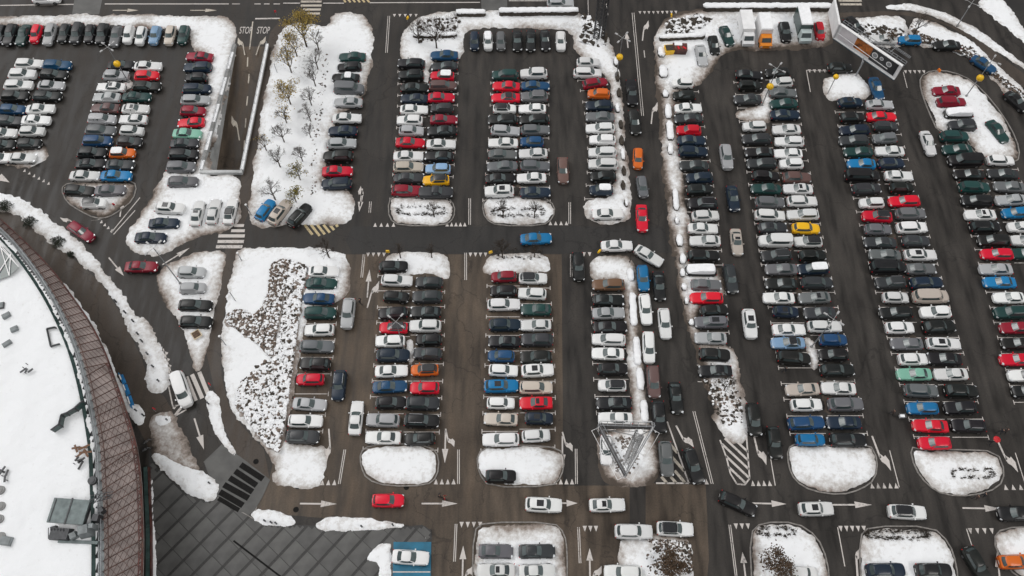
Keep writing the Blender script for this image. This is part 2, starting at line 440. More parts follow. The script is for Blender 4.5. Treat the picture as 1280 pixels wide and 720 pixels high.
def snow_patch(name, pts_px, h=0.22, dirt=0.35, litter=0.0, edge=0.5, step=0.25, kerb=False, rough=0.10, holes=(), base=0.0, dirt_in=0.0):
    poly = smooth_poly(P(pts_px, base), 1)
    xs = [p[0] for p in poly]; ys = [p[1] for p in poly]
    gx = np.arange(min(xs) - 1, max(xs) + 1, step); gy = np.arange(min(ys) - 1, max(ys) + 1, step)
    X, Y = np.meshgrid(gx, gy)
    D = sdf(X, Y, poly)
    for hp in holes: D = np.minimum(D, -sdf(X, Y, smooth_poly(P(hp), 1)))
    D0 = D
    nn = (vnoise(X, Y, 0.35) - .55) * 1.2 + (vnoise(X, Y, 1.1) - .5) * 1.0 + (vnoise(X, Y, 2.6) - .5) * 0.6
    D = D + nn * edge
    Z = h * (1 - np.exp(-np.maximum(D, 0) / 0.55)) + np.minimum(D, 0) * 0.5
    Z += np.where(D > 0, 1, 0) * ((vnoise(X, Y, 0.4) - .4) * rough * 1.8 + (vnoise(X, Y, 1.3) - .5) * rough + (vnoise(X, Y, 2.9) - .5) * rough * .5) * np.clip(D / 1.0, 0, 1)
    Z += base
    dv = np.clip(dirt * 2.1 * np.exp(-np.maximum(D0, 0) / 1.2), 0, 1.2) * (0.3 + 1.4 * vnoise(X, Y, 0.3)) + dirt_in + (vnoise(X, Y, .9) - .5) * .2 * dirt + np.clip(vnoise(X + 31, Y, .16) - .55, 0, 1) * .9 * dirt
    lv = np.clip(litter * (0.3 + 1.4 * vnoise(X + 50, Y, 0.25)), 0, 1)
    keep = D > -0.6
    idx = -np.ones(X.shape, int); cell = keep[:-1, :-1] & keep[1:, :-1] & keep[:-1, 1:] & keep[1:, 1:]
    use = np.zeros(X.shape, bool)
    use[:-1, :-1] |= cell; use[1:, :-1] |= cell; use[:-1, 1:] |= cell; use[1:, 1:] |= cell
    idx[use] = np.arange(use.sum())
    jx = X + (vnoise(X * 3, Y * 3, 1.1) - .5) * step * .5; jy = Y + (vnoise(X * 3 + 9, Y * 3, 1.1) - .5) * step * .5
    V = np.stack([jx[use], jy[use], Z[use]], 1)
    r, c = np.where(cell)
    Fq = np.stack([idx[r, c], idx[r, c + 1], idx[r + 1, c + 1], idx[r + 1, c]], 1)
    me = bpy.data.meshes.new(name)
    me.vertices.add(len(V)); me.vertices.foreach_set('co', V.ravel())
    me.loops.add(Fq.size); me.loops.foreach_set('vertex_index', Fq.ravel().astype(np.int32))
    me.polygons.add(len(Fq)); me.polygons.foreach_set('loop_start', np.arange(len(Fq), dtype=np.int32) * 4)
    me.polygons.foreach_set('loop_total', np.full(len(Fq), 4, np.int32))
    me.update(calc_edges=True)
    me.polygons.foreach_set('use_smooth', [True] * len(Fq))
    for an, arr in (('dirt', dv), ('litter', lv)):
        a = me.attributes.new(an, 'FLOAT', 'POINT'); a.data.foreach_set('value', arr[use].astype(np.float32))
    me.materials.append(M['snow']); me.update()
    o = link(name, me); o['kind'] = 'structure'
    if kerb: kerb_ring(poly)
    return o

def kerb_ring(poly, w=0.16, h=0.12):
    n = len(poly); vs = []; fs = []
    ar = sum(poly[i][0] * poly[(i + 1) % n][1] - poly[(i + 1) % n][0] * poly[i][1] for i in range(n))
    sg = 1 if ar > 0 else -1
    for i in range(n):
        a = Vector(poly[i - 1]); b = Vector(poly[(i + 1) % n]); t = (b - a).normalized(); nrm = Vector((t.y, -t.x)) * sg
        p = Vector(poly[i])
        for off, z in ((0.12, 0.0), (0.12, h), (0.12 + w, h), (0.12 + w + .02, 0.0)):
            q = p + nrm * off; vs.append((q.x, q.y, z))
    for i in range(n):
        for k in range(3):
            a = i * 4 + k; b = ((i + 1) % n) * 4 + k
            f = (a, b, b + 1, a + 1) if sg < 0 else (a, a + 1, b + 1, b)
            fs.append(f)
    mb = MB(); mb.add(vs, fs); o = mb.build('kerb', M['kerb']); o['kind'] = 'structure'

# ================================================================== THE GROUND
trench = [at(296, 58), at(334, 58), at(302, 215), at(254, 215)]
sheet('ground', [(-600, -300), (600, -300), (600, 900), (-600, 900)], 0.0, M['asphalt'], holes=[trench])
BROWN = [(430, 318), (470, 318), (560, 318), (606, 318), (640, 318), (702, 318), (703, 450), (704, 607), (787, 607), (787, 720), (787, 760), (540, 760), (540, 662), (510, 657), (318, 640), (337, 598), (345, 560), (372, 440), (385, 385)]
sheet('asphalt_lot', P(BROWN), 0.004, M['asphalt_brown'])
sheet('asphalt_patch', P([(807, 604), (882, 606), (884, 640), (886, 700), (880, 760), (807, 760)]), 0.004, M['asphalt_brown'])
sheet('asphalt_lane', P([(440, 283), (600, 283), (830, 283), (838, 316), (700, 317), (440, 317), (432, 300)]), 0.008, M['asphalt_new'])
sheet('path', P([(350, 26), (362, 28), (352, 50), (336, 110), (322, 200), (314, 260), (300, 290), (292, 330), (282, 380), (276, 430), (277, 470), (286, 508), (302, 532), (330, 562), (337, 598), (318, 640), (290, 600), (300, 575), (278, 530), (274, 500), (268, 487), (258, 440), (262, 420), (272, 370), (282, 310), (296, 290), (302, 216), (322, 110), (338, 40)]), 0.012, M['path'])
sheet('path', P([(-30, 268), (0, 262), (20, 268), (60, 300), (90, 322), (125, 352), (150, 390), (178, 450), (188, 487), (205, 495), (215, 512), (212, 550), (186, 560), (165, 520), (120, 430), (75, 350), (30, 300), (-30, 262)]), 0.012, M['path'])
sheet('ring_road', P([(-60, -30), (1180, -30), (1262, 30), (1340, 90), (1340, 40), (1290, -30)]), 0.004, M['asphalt_new'])
sheet('cycle_path', P([(1050, 16), (1105, 14), (1150, 16), (1205, 38), (1240, 62), (1290, 100), (1290, 118), (1235, 73), (1215, 50), (1190, 35), (1165, 25), (1130, 19), (1050, 22)]), 0.012, M['path'])
for q in ([(94, -6), (129, -6), (124, 18), (90, 18)], [(601, -6), (634, -6), (634, 13), (602, 13)]):
    sheet('raised_crossing', P(q), 0.016, M['slab_b'])

# ---- the sunken ramp road
def ramp():
    T = [Vector((*p, 0)) for p in trench]
    depth = 5.0
    yN = T[0].y; yS = T[3].y
    xl = lambda y: T[0].x + (T[3].x - T[0].x) * (yN - y) / (yN - yS)
    xr = lambda y: T[1].x + (T[2].x - T[1].x) * (yN - y) / (yN - yS)
    zz = lambda y: -0.01 - depth * max(0, min(1, (yN - y) / (yN - yS))) ** 1.1
    m = MB(); n = 16; ys = [yN + (yS - 25 - yN) * i / n for i in range(n + 1)]
    vs = []
    for y in ys: vs += [(xl(y), y, zz(y)), (xr(y), y, zz(y))]
    m.add(vs, [(2 * i, 2 * i + 2, 2 * i + 3, 2 * i + 1) for i in range(n)])
    tag(m.build('ramp_road', M['asphalt_brown']), kind='structure')
    for side, fx in (('l', xl), ('r', xr)):
        root = empty('retaining_wall', (fx(yN), yN, 0))
        tag(root, 'pale retaining wall along the ' + ('car park' if side == 'l' else 'footpath') + ' side of the sunken ramp road', 'wall')
        w = MB(); vs = []; s = 1 if side == 'l' else -1
        th = 0.35 * -s
        for i in range(n + 1):
            y = yN + (yS - yN) * i / n; x = fx(y)
            for dx, z in ((0, zz(y) - .02), (0, 0.55), (th, 0.55), (th, -0.02)): vs.append((x + dx - fx(yN), y - yN, z))
        fs = []
        for i in range(n):
            for k in range(3):
                a = 4 * i + k; f = (a, a + 1, a + 5, a + 4); fs.append(f if s > 0 else f[::-1])
        w.add(vs, fs); w.build('wall_panel', M['wall_white'], root)
        # ten coping stones, snow covered
        nn = 14
        for i in range(nn):
            y0 = yN + (yS - yN) * i / nn; y1 = yN + (yS - yN) * (i + 1) / nn; ym = (y0 + y1) / 2
            c = MB(); d = Vector((fx(y1) - fx(y0), y1 - y0)); a = math.atan2(d.y, d.x)
            c.box((fx(ym) - fx(yN) + th / 2, ym - yN, 0.62), (d.length - .05, 0.5, 0.12), a)
            c.build('coping_stone', M['snow_plain'] if side == 'r' or i % 3 else M['concrete'], root)
        r = MB()
        for i in range(0, n + 1):
            y = yN + (yS - yN) * i / n; x = fx(y) - fx(yN) + th / 2
            r.tube((x, y - yN, 0.68), (x, y - yN, 1.25), 0.03, n=4)
            if i:
                for z in (0.95, 1.25): r.tube((px_, py_, z), (x, y - yN, z), 0.03, n=4)
            px_, py_ = x, y - yN
        r.build('handrail', M['grey_metal'], root)
    # portal lintel over the covered end
    lw = MB(); xm = (xl(yS) + xr(yS)) / 2
    lw.box((0, -0.3, 0.2), (xr(yS) - xl(yS) + .6, 0.5, 0.8)); o = lw.build('portal_wall', M['wall_white'], loc=(xm, yS, 0))
    tag(o, 'low pale wall closing the covered end of the ramp', 'wall')
    sheet('ramp_cover_slab', [(xl(yS), yS - .55), (xr(yS), yS - .55), (xr(yS), yS - 26), (xl(yS), yS - 26)], -0.25, M['concrete'])
    return xl, xr, zz, yN, yS
XL, XR, RZ, RYN, RYS = ramp()

# ================================================================== ROAD MARKINGS
mark = {'z': 0.02}
def quad_px(mb, a, b, w, z=0.02, zf=None):
    """painted line between two pixels, w metres wide"""
    p = Vector(at(*a)); q = Vector(at(*b)); d = (q - p)
    if d.length < .01: return
    n = Vector((-d.y, d.x)).normalized() * (w / 2)
    k = max(1, int(d.length / 3)) if zf else 1
    for i in range(k):
        s = p + d * (i / k); e = p + d * ((i + 1) / k)
        pts = [s + n, s - n, e - n, e + n]
        mb.add([(v.x, v.y, (zf(v.y) + .02) if zf else z) for v in pts], [(0, 1, 2, 3)])
def lines(name, segs, w=0.12, m='marking', z=0.02, zf=None):
    mb = MB()
    for s in segs: quad_px(mb, s[0], s[1], s[2] if len(s) > 2 else w, z, zf)
    return tag(mb.build(name, M[m]), kind='structure')
def poly_world(mb, pts, z=0.02): mb.add([(x, y, z) for x, y in pts], [tuple(range(len(pts)))])

def arrow(tip, tail, kind='straight', w=1.0, zf=None, m='marking'):
    """road arrow painted from tail to tip; 'left'/'right' add the half head of a turn arrow"""
    p = Vector(at(*tail)); q = Vector(at(*tip)); d = (q - p); L = d.length; d.normalize(); n = Vector((-d.y, d.x))
    mb = MB()
    zz = lambda v: (zf(v.y) + .022) if zf else 0.022
    def pg(pts): mb.add([(v.x, v.y, zz(v)) for v in pts], [tuple(range(len(pts)))])
    sw = 0.10 * w
    if kind == 'straight':
        pg([p + n * sw, p - n * sw, q - d * (L * .42) - n * sw, q - d * (L * .42) + n * sw])
        pg([q - d * (L * .43) + n * .42 * w, q - d * (L * .43) - n * .42 * w, q])
    else:
        sd = 1 if kind == 'left' else -1
        g = lambda u, v: p + d * (L * u) + n * (sd * v * w)
        pg([g(0, -.1), g(0, .1), g(.62, .1), g(.62, -.1)])
        c = g(.66, .38); rim = [g(.50, .1), g(.62, -.1), g(.72, .0), g(.80, .30), g(1.0, .62), g(.72, .85), g(.56, .62), g(.60, .42)]
        for i in range(len(rim)):
            tri = [c, rim[i], rim[(i + 1) % len(rim)]]
            cr = (tri[1] - tri[0]).cross(tri[2] - tri[0]); pg(tri if cr > 0 else tri[::-1])
    # normalise winding upward
    o = mb.build('road_arrow', M[m]); o['kind'] = 'structure'
    bm = bmesh.new(); bm.from_mesh(o.data)
    for f in bm.faces:
        f.normal_update()
        if f.normal.z < 0: f.normal_flip()
    bm.to_mesh(o.data); bm.free()
    return o

def teeth(px0, px1, py, n, up=True, py1=None, s=1.0):
    """row of give-way triangles"""
    mb = MB(); py1 = py if py1 is None else py1
    for i in range(n):
        t = i / (n - 1) if n > 1 else 0
        x, y = at(px0 + (px1 - px0) * t, py + (py1 - py) * t)
        a = .27 * s; b = .36 * s
        if up: mb.add([(x - a, y - b, .02), (x + a, y - b, .02), (x, y + b, .02)], [(0, 1, 2)])
        else: mb.add([(x - a, y + b, .02), (x, y - b, .02), (x + a, y + b, .02)], [(0, 1, 2)])
    return tag(mb.build('give_way_teeth', M['marking']), kind='structure')

teeth(469, 492, 281, 4); teeth(559, 581, 280.5, 5); teeth(688, 708, 279, 4)
teeth(460, 480, 318.5, 4, False); teeth(588, 607, 318.5, 4, False); teeth(730, 737, 318, 2, False)
teeth(403, 418, 603, 3); teeth(545, 567, 602, 4); teeth(694, 715, 602, 4); teeth(883, 884, 602, 1)
teeth(577, 600, 656, 4, False); teeth(731, 745, 661, 3, False); teeth(920, 935, 658, 3, False); teeth(1051, 1080, 661, 5, False); teeth(1213, 1240, 664, 4, False)
teeth(941, 962, 604, 4); teeth(1090, 1120, 607, 5); teeth(1257, 1285, 609, 4)
teeth(800, 845, 16, 9, False, 15.5); teeth(1012, 1037, 89, 5, False); teeth(1132, 1155, 90, 5, False); teeth(493, 520, 19.5, 5, False)
teeth(31, 61, 213, 6, True, 229, .8); teeth(127, 140, 277, 4, True, 288, .8)
DL = 0.10
dbl = []
def dd(a, b, off=2.2): dbl.append((a, b, DL)); dbl.append(((a[0] + off, a[1]), (b[0] + off, b[1]), DL))
dd((462, 252), (461, 266)); dd((586, 248), (586, 281)); dd((711, 253), (711, 280)); dd((454, 318), (451, 347)); dd((581, 316), (581, 350)); dd((713, 318), (713, 346))
dd((430, 562), (423, 605)); dd((572, 562), (572, 605)); dd((719, 561), (719.5, 605)); dd((569, 655), (567, 702)); dd((722, 659), (724, 704)); dd((911, 656), (919, 720))
dd((866, 514), (889, 605), 2.5); dd((790, 16), (802, 145), 2.5); dd((485, 20), (482, 66))
dbl += [((1112, 563), (1124, 609), .12), ((1269, 566), (1283, 610), .12), ((1047, 659), (1056, 708), .12), ((1208, 661), (1216, 686), .12), ((963, 572), (969, 607), .12),
        ((1008, 88), (1013, 115), .12), ((1129, 90), (1134, 110), .12), ((1007.5, 88), (1040, 89), .08)]
lines('lane_lines', dbl)
arrow((128, 250 + 24), (114, 276), 'left', .1)
for a in [((448, 234), (452, 262), 'left'), ((451, 264), (447, 232), 'straight')]: pass
arrow((449, 265), (453, 236), 'straight'); arrow((456, 233), (450, 258), 'left', 1.0)
arrow((462, 337), (459, 372), 'straight'); arrow((469, 350), (459, 385), 'right')
arrow((414, 578), (411, 536), 'right'); arrow((556, 579), (557, 538), 'straight'); arrow((562, 560), (557, 536), 'left')
arrow((703, 586), (703, 545), 'straight'); arrow((710, 566), (703, 540), 'left')
arrow((421, 630), (375, 629.5)); arrow((572, 629.5), (527, 629.5)); arrow((722, 629), (690, 629)); arrow((983, 630), (940, 629)); arrow((1090, 631), (1040, 631)); arrow((1252, 636), (1203, 635))
arrow((579, 682), (578, 722)); arrow((587, 703), (578, 735), 'right'); arrow((737, 685), (737.5, 722)); arrow((746, 705), (737.5, 735), 'right')
arrow((1246, 690), (1251, 735)); arrow((928, 690), (932, 722)); arrow((1069, 678), (1072, 722), 'right', 1.2)
arrow((1107, 590), (1090, 545), 'left', 1.2); arrow((1266, 592), (1245, 547), 'left', 1.2); arrow((951, 582), (942, 543), 'left', 1.2); arrow((861, 562), (845, 532), 'left', 1.2)
arrow((806, 25), (803, 51), 'right'); arrow((783, 40), (785, 60)); arrow((817, 127), (814, 155), 'right'); lines('lane_dash', [((805, 63), (806, 72), .15)])
arrow((155, 345), (136, 322)); arrow((237, 310), (203, 331), 'straight'); arrow((153, 251), (150, 271), 'straight', 1.0)
arrow((255, 562), (243, 523), 'straight', 1.1); arrow((12, 228), (-20, 212), 'straight', 1.6)
arrow((78, 269), (98, 283), 'left', .8)
lines('lane_lines', [((139, 291), (175, 247), .14), ((142, 293), (169, 263), .14), ((200, 430), (216, 508), .18), ((223, 480), (230, 475), .3)])
arrow((173, 13), (141, 13), m='marking_worn'); arrow((271, 13), (238, 13), m='marking_worn')
lines('edge_line', [((-10, 7), (92, 5.5), .22), ((131, 5), (286, 5), .22), ((404, 4), (430, 4), .2), ((462, 3.5), (600, 3), .2), ((636, 1), (700, 1), .2), ((290, 5), (300, 5), .15), ((318, 5), (326, 5), .2), ((330, 5), (337, 5), .2), ((342, 5), (350, 5), .2), ((354, 4), (375, 4), .2), ((735, 0), (735.5, 20), .1), ((757, 0), (760, 19), .1), ((319, 23.5), (350, 23), .3)], m='marking')
# hatched areas (yellowish stripes)
def stripes(name, poly, ang_a, ang_b, gap, w, m='marking_worn', z=0.02):
    """parallel painted stripes clipped to a polygon; direction from pixel ang_a to ang_b"""
    pw = P(poly); d = (Vector(at(*ang_b)) - Vector(at(*ang_a))).normalized(); n = Vector((-d.y, d.x))
    o0 = Vector(at(*ang_a)); mb = MB(); cs = [(Vector(p) - o0).dot(n) for p in pw]; k = min(cs)
    while k < max(cs):
        for kk in (k,):
            ts = []
            for i in range(len(pw)):
                a = Vector(pw[i]) - o0; b = Vector(pw[(i + 1) % len(pw)]) - o0; na, nb = a.dot(n) - kk, b.dot(n) - kk
                if (na > 0) != (nb > 0): t = na / (na - nb); ts.append((a + (b - a) * t).dot(d))
            ts.sort()
            for j in range(0, len(ts) - 1, 2):
                p = o0 + n * kk + d * ts[j]; q = o0 + n * kk + d * ts[j + 1]; h = n * (w / 2)
                mb.add([(v.x, v.y, z) for v in (p - h, q - h, q + h, p + h)], [(0, 1, 2, 3)])
        k += gap
    return tag(mb.build(name, M[m]), kind='structure')
stripes('hatching', [(373, 281), (425, 281), (415, 290), (400, 295), (388, 293)], (385, 283), (392, 292), .75, .38, 'yellow_marking')
stripes('hatching', [(900, 548), (928, 548), (935, 560), (937, 598), (930, 606), (922, 605), (912, 590), (908, 572)], (903, 556), (937, 588), .85, .30, 'marking')
lines('hatch_border', [((900, 550), (908, 572), .2), ((908, 572), (913, 592), .2), ((913, 592), (921, 605), .2), ((921, 605), (931, 606), .2), ((931, 606), (937, 598), .2), ((937, 598), (933, 545), .2), ((834, 527), (861, 604), .2), ((820, 604), (861, 604), .2)])
stripes('hatching', [(832, 540), (840, 548), (861, 604), (822, 604), (826, 596), (845, 596)], (835, 545), (850, 562), .95, .38, 'marking_worn')
stripes('hatching', [(430, -4), (462, -4), (462, 3), (430, 3)], (434, 3), (427, -6), .7, .35, 'yellow_marking')
stripes('hatching', [(204, 440), (209, 440), (217, 470), (213, 480)], (206, 445), (214, 448), .75, .35, 'marking')
stripes('hatching', [(216, 508), (231, 505), (233, 512), (219, 520)], (218, 516), (226, 506), .8, .35, 'marking')
lines('hatch_border', [((216, 508), (231, 505), .2), ((219, 520), (233, 512), .2), ((204, 436), (218, 478), .15)])
def zebra(name, bars, m='marking', z=0.024):
    for a, b, w in bars:
        mb = MB(); quad_px(mb, a, b, w, z); tag(mb.build(name, M[m]), kind='structure')
zebra('zebra_bar', [((293, 282), (305, 282), .5), ((289, 288.5), (306, 288.5), .5), ((273, 295), (306, 295), .55), ((272, 302), (305, 302), .55), ((270, 308.5), (303, 308.5), .55)])
zebra('zebra_bar', [((233, 471), (245, 501), .5), ((240, 468), (253, 498), .55), ((249, 465), (260, 492), .55)])
zebra('zebra_bar', [((376, 2), (402, 2), .5), ((376, 7), (402, 7), .5), ((379, 12), (401, 12), .5), ((383, 17), (400, 17), .5), ((1048, 1), (1077, 1), .5), ((1050, 5.5), (1077, 5.5), .5)], 'marking_worn')
zebra('dark_zebra_bar', [((301, 581), (329, 599), .75), ((294, 589), (321, 607), .75), ((287, 597.5), (316, 615), .75), ((280, 606), (311, 623), .75), ((275, 615), (304, 632), .75), ((273, 623), (299, 638), .55)], 'black_stone', 0.075)
sheet('crossing_paving', P([(255, 577), (277, 556), (302, 572), (338, 600), (328, 622), (316, 642), (300, 640), (272, 620), (262, 596)]), 0.064, M['slab_b'])
# ramp road paint and lettering
zf = RZ
lines('lane_lines', [((316, 27), (312, 62), .22)], m='marking_worn')
for a, b in (((321, 110), (318, 126)), ((309, 112 - 42), (308, 80)),):
    lines('lane_dash', [(a, b, .2)], m='marking_worn', zf=zf)
rampn = [((309.5, 88), (308, 98)), ((306, 112), (304, 122)), ((302, 136), (300.5, 146)), ((298.5, 160), (297, 170)), ((295, 184), (293.5, 194))]
lines('lane_dash', [(a, b, .2) for a, b in rampn], m='marking_worn', zf=zf)
arrow((302, 46), (306, 69), 'left', 1.0, m='marking_worn'); arrow((328, 45), (320, 69), 'right', 1.0, m='marking_worn')
arrow((289, 132), (292, 160), 'left', 1.0, zf=zf, m='marking_worn'); arrow((313, 133), (307, 160), 'right', 1.0, zf=zf, m='marking_worn')
for px, py in ((298.5, 42), (320.5, 42)):
    cu = bpy.data.curves.new('stop_lettering', 'FONT'); cu.body = 'STOP'; cu.size = 1.0; cu.align_x = 'LEFT'
    t = bpy.data.objects.new('stop_lettering', cu); C.objects.link(t)
    dg = bpy.context.evaluated_depsgraph_get(); me = bpy.data.meshes.new_from_object(t.evaluated_get(dg)); bpy.data.objects.remove(t)
    o = link('stop_lettering', me); me.materials.clear(); me.materials.append(M['marking'])
    x, y = at(px, py); o.location = (x, y, 0.024); o.scale = (.92, 2.3, 1); o['kind'] = 'structure'

# ================================================================== SNOW
sp = snow_patch
sp('snow_verge', [(-40, 19), (270, 18), (288, 24), (297, 38), (293, 60), (275, 135), (252, 217), (303, 219), (301, 250), (299, 280), (283, 288), (250, 297), (225, 308), (198, 319), (172, 318), (158, 307), (156, 293), (172, 274), (186, 254), (198, 232), (206, 213), (222, 207), (243, 215), (248, 190), (252, 150), (258, 110), (262, 80), (250, 67), (238, 62), (238, 40), (180, 33), (90, 32), (-40, 34)], h=.25, dirt=.35, edge=.5)
sp('snow_island', [(-20, 192), (30, 188), (56, 180), (61, 190), (54, 203), (38, 211), (15, 209), (-20, 202)], h=.15, dirt=.45)
sp('snow_island', [(78, 236), (86, 230), (118, 229), (160, 227), (170, 232), (165, 250), (150, 262), (135, 271), (120, 272), (100, 262), (85, 252)], h=.15, dirt=.55, kerb=True)
sp('snow_patch', [(150, 99), (158, 95), (168, 100), (166, 112), (153, 114)], h=.12, dirt=.4)
sp('snow_verge', [(-20, 232), (0, 240), (15, 243), (50, 262), (90, 292), (118, 320), (140, 350), (160, 378), (175, 400), (176, 392), (188, 410), (200, 425), (208, 445), (212, 470), (210, 486), (200, 493), (188, 487), (183, 470), (178, 450), (165, 420), (150, 390), (138, 368), (125, 352), (105, 335), (90, 322), (75, 315), (60, 300), (40, 285), (20, 268), (-20, 255)], h=.3, dirt=.22, litter=.25)
sp('snow_verge', [(50, 325), (60, 336), (88, 362), (112, 395), (132, 430), (151, 480), (163, 504), (176, 508), (183, 518), (180, 530), (172, 533), (160, 522), (146, 492), (126, 440), (104, 396), (80, 362), (52, 332)], h=.3, dirt=.15, edge=.3)
sp('slush_heap', [(187, 523), (200, 513), (217, 514), (226, 535), (240, 563), (256, 588), (232, 592), (205, 582), (190, 572), (190, 550), (185, 535)], h=.35, dirt=.3, edge=.5, dirt_in=.42)
sp('snow_heap', [(188, 568), (200, 564), (218, 570), (240, 582), (258, 592), (272, 603), (274, 613), (264, 628), (242, 620), (222, 607), (203, 590)], h=.5, dirt=.12, edge=.4, litter=.25)
sp('snow_heap', [(189, 524), (200, 515), (216, 516), (222, 530), (210, 540), (194, 538)], h=.45, dirt=.15, edge=.4, litter=.2)
sp('snow_verge', [(257, 488), (270, 487), (275, 500), (278, 530), (288, 552), (298, 571), (293, 574), (275, 555), (264, 530), (257, 505)], h=.25, dirt=.15, edge=.3)
sp('snow_island', [(194, 347), (204, 334), (225, 325), (250, 315), (284, 312), (281, 335), (272, 370), (265, 400), (262, 420), (258, 440), (252, 466), (243, 463), (238, 440), (232, 420), (222, 400), (205, 378), (196, 360)], h=.22, dirt=.4, edge=.35)
sp('snow_field', [(298, 311), (330, 307), (430, 312), (438, 328), (436, 360), (430, 374), (408, 384), (388, 384), (383, 410), (375, 440), (366, 490), (360, 530), (358, 552), (400, 556), (408, 562), (407, 585), (402, 603), (385, 611), (352, 606), (337, 598), (345, 585), (330, 560), (300, 530), (285, 505), (277, 470), (276, 430), (283, 380), (292, 330)], h=.28, dirt=.28, litter=.2, edge=.4)
sp('snow_field', [(352, 30), (378, 29), (412, 32), (415, 18), (440, 15), (458, 21), (467, 40), (465, 70), (461, 100), (454, 122), (436, 138), (424, 142), (416, 170), (408, 200), (403, 236), (440, 240), (444, 255), (440, 272), (425, 282), (375, 282), (350, 282), (325, 287), (309, 270), (315, 210), (327, 130), (340, 70)], h=.28, dirt=.3, litter=.52, edge=.5)
sp('snow_field', [(499, 75), (499, 50), (508, 30), (530, 17), (575, 13), (640, 13), (722, 13), (735, 25), (748, 33), (765, 50), (774, 80), (778, 120), (782, 180), (787, 230), (791, 262), (785, 275), (765, 281), (745, 279), (733, 269), (731, 256), (737, 249), (767, 246), (769, 200), (766, 150), (764, 110), (750, 88), (730, 74), (719, 62), (716, 40), (690, 36), (590, 36), (578, 44), (580, 72), (560, 76), (536, 76), (537, 105), (528, 102), (528, 80)], h=.28, dirt=.3, litter=.22, edge=.45)
sp('snow_island', [(487, 252), (495, 246), (530, 250), (558, 247), (567, 258), (566, 272), (556, 281), (500, 281), (488, 273)], h=.25, dirt=.3, kerb=True, litter=.35, edge=.3)
sp('snow_island', [(604, 256), (612, 247), (680, 248), (692, 258), (690, 272), (678, 281), (622, 281), (608, 273)], h=.25, dirt=.3, kerb=True, litter=.35, edge=.3)
sp('snow_island', [(480, 322), (495, 315), (552, 315), (563, 325), (563, 350), (550, 348), (540, 342), (508, 345), (482, 338)], h=.25, dirt=.25, edge=.3)
sp('snow_island', [(604, 328), (615, 316), (672, 315), (687, 325), (689, 342), (670, 340), (640, 342), (605, 345)], h=.25, dirt=.25, edge=.3, litter=.15)
sp('snow_patch', [(507, 422), (517, 424), (520, 445), (513, 456), (507, 440)], h=.2, dirt=.3)
sp('snow_island', [(735, 330), (745, 318), (780, 317), (794, 328), (797, 345), (800, 400), (803, 450), (808, 500), (815, 530), (824, 560), (828, 585), (820, 602), (800, 607), (765, 607), (750, 598), (748, 570), (744, 540), (788, 533), (790, 500), (784, 450), (781, 400), (777, 352), (745, 352), (737, 345)], h=.25, dirt=.5, litter=.15, edge=.35)
sp('snow_verge', [(816, 60), (818, 40), (830, 22), (860, 12), (900, 8), (1035, 9), (1046, 20), (1044, 40), (1040, 58), (1010, 61), (960, 62), (910, 63), (898, 72), (888, 92), (872, 108), (852, 112), (846, 125), (850, 180), (858, 250), (862, 300), (868, 340), (900, 332), (906, 352), (905, 375), (880, 378), (870, 400), (880, 428), (915, 430), (925, 460), (931, 500), (937, 540), (928, 557), (905, 552), (893, 530), (880, 480), (865, 430), (850, 380), (840, 320), (833, 250), (825, 180), (820, 100)], h=.26, dirt=.55, litter=.3, edge=.5)
sp('snow_patch', [(917, 140), (935, 134), (950, 130), (952, 112), (966, 110), (968, 152), (940, 153), (920, 149)], h=.22, dirt=.35)
sp('snow_patch', [(1002, 419), (1016, 420), (1024, 445), (1020, 466), (1012, 455)], h=.22, dirt=.35)
sp('snow_island', [(986, 562), (996, 556), (1040, 560), (1086, 556), (1095, 575), (1092, 598), (1075, 610), (1050, 617), (1015, 612), (995, 600), (987, 582)], h=.3, dirt=.35, kerb=True, edge=.3)
sp('snow_island', [(1139, 560), (1150, 564), (1200, 564), (1245, 566), (1254, 590), (1247, 608), (1215, 618), (1180, 617), (1160, 605), (1145, 585)], h=.3, dirt=.35, kerb=True, edge=.3)
sp('snow_patch', [(1030, 96), (1055, 90), (1078, 92), (1090, 112), (1088, 126), (1060, 122), (1035, 130), (1029, 112)], h=.25, dirt=.3, litter=.2)
sp('snow_island', [(1151, 97), (1165, 89), (1190, 91), (1215, 102), (1240, 128), (1262, 160), (1273, 187), (1270, 203), (1245, 200), (1222, 195), (1205, 170), (1175, 168), (1160, 135), (1152, 112)], h=.28, dirt=.4, kerb=True)
sp('snow_verge', [(1055, 26), (1075, 20), (1120, 19), (1134, 28), (1134, 48), (1120, 60), (1085, 58), (1058, 60)], h=.25, dirt=.25, litter=.5)
sp('snow_verge', [(1136, 24), (1150, 21), (1185, 34), (1215, 50), (1236, 72), (1290, 118), (1290, 150), (1262, 122), (1235, 92), (1215, 72), (1180, 62), (1150, 60), (1137, 48)], h=.3, dirt=.3, litter=.3)
sp('snow_verge', [(1106, 7), (1130, 4), (1170, 11), (1212, 30), (1247, 54), (1290, 86), (1290, 94), (1242, 62), (1205, 39), (1165, 19), (1130, 12), (1109, 12)], h=.25, dirt=.2, edge=.3)
sp('snow_verge', [(1218, 3), (1240, -8), (1256, -2), (1265, 15), (1290, 50), (1290, 62), (1245, 26)], h=.25, dirt=.15, litter=.1)
sp('snow_island', [(594, 664), (606, 655), (692, 655), (704, 668), (707, 690), (707, 740), (592, 740)], h=.25, dirt=.35, kerb=True, litter=.15, edge=.3)
sp('snow_island', [(768, 678), (785, 668), (862, 670), (868, 690), (869, 740), (774, 740)], h=.25, dirt=.4, litter=.55)
sp('snow_island', [(939, 668), (953, 655), (995, 655), (1020, 672), (1032, 700), (1036, 740), (942, 740)], h=.28, dirt=.3, litter=.4, kerb=True, edge=.3)
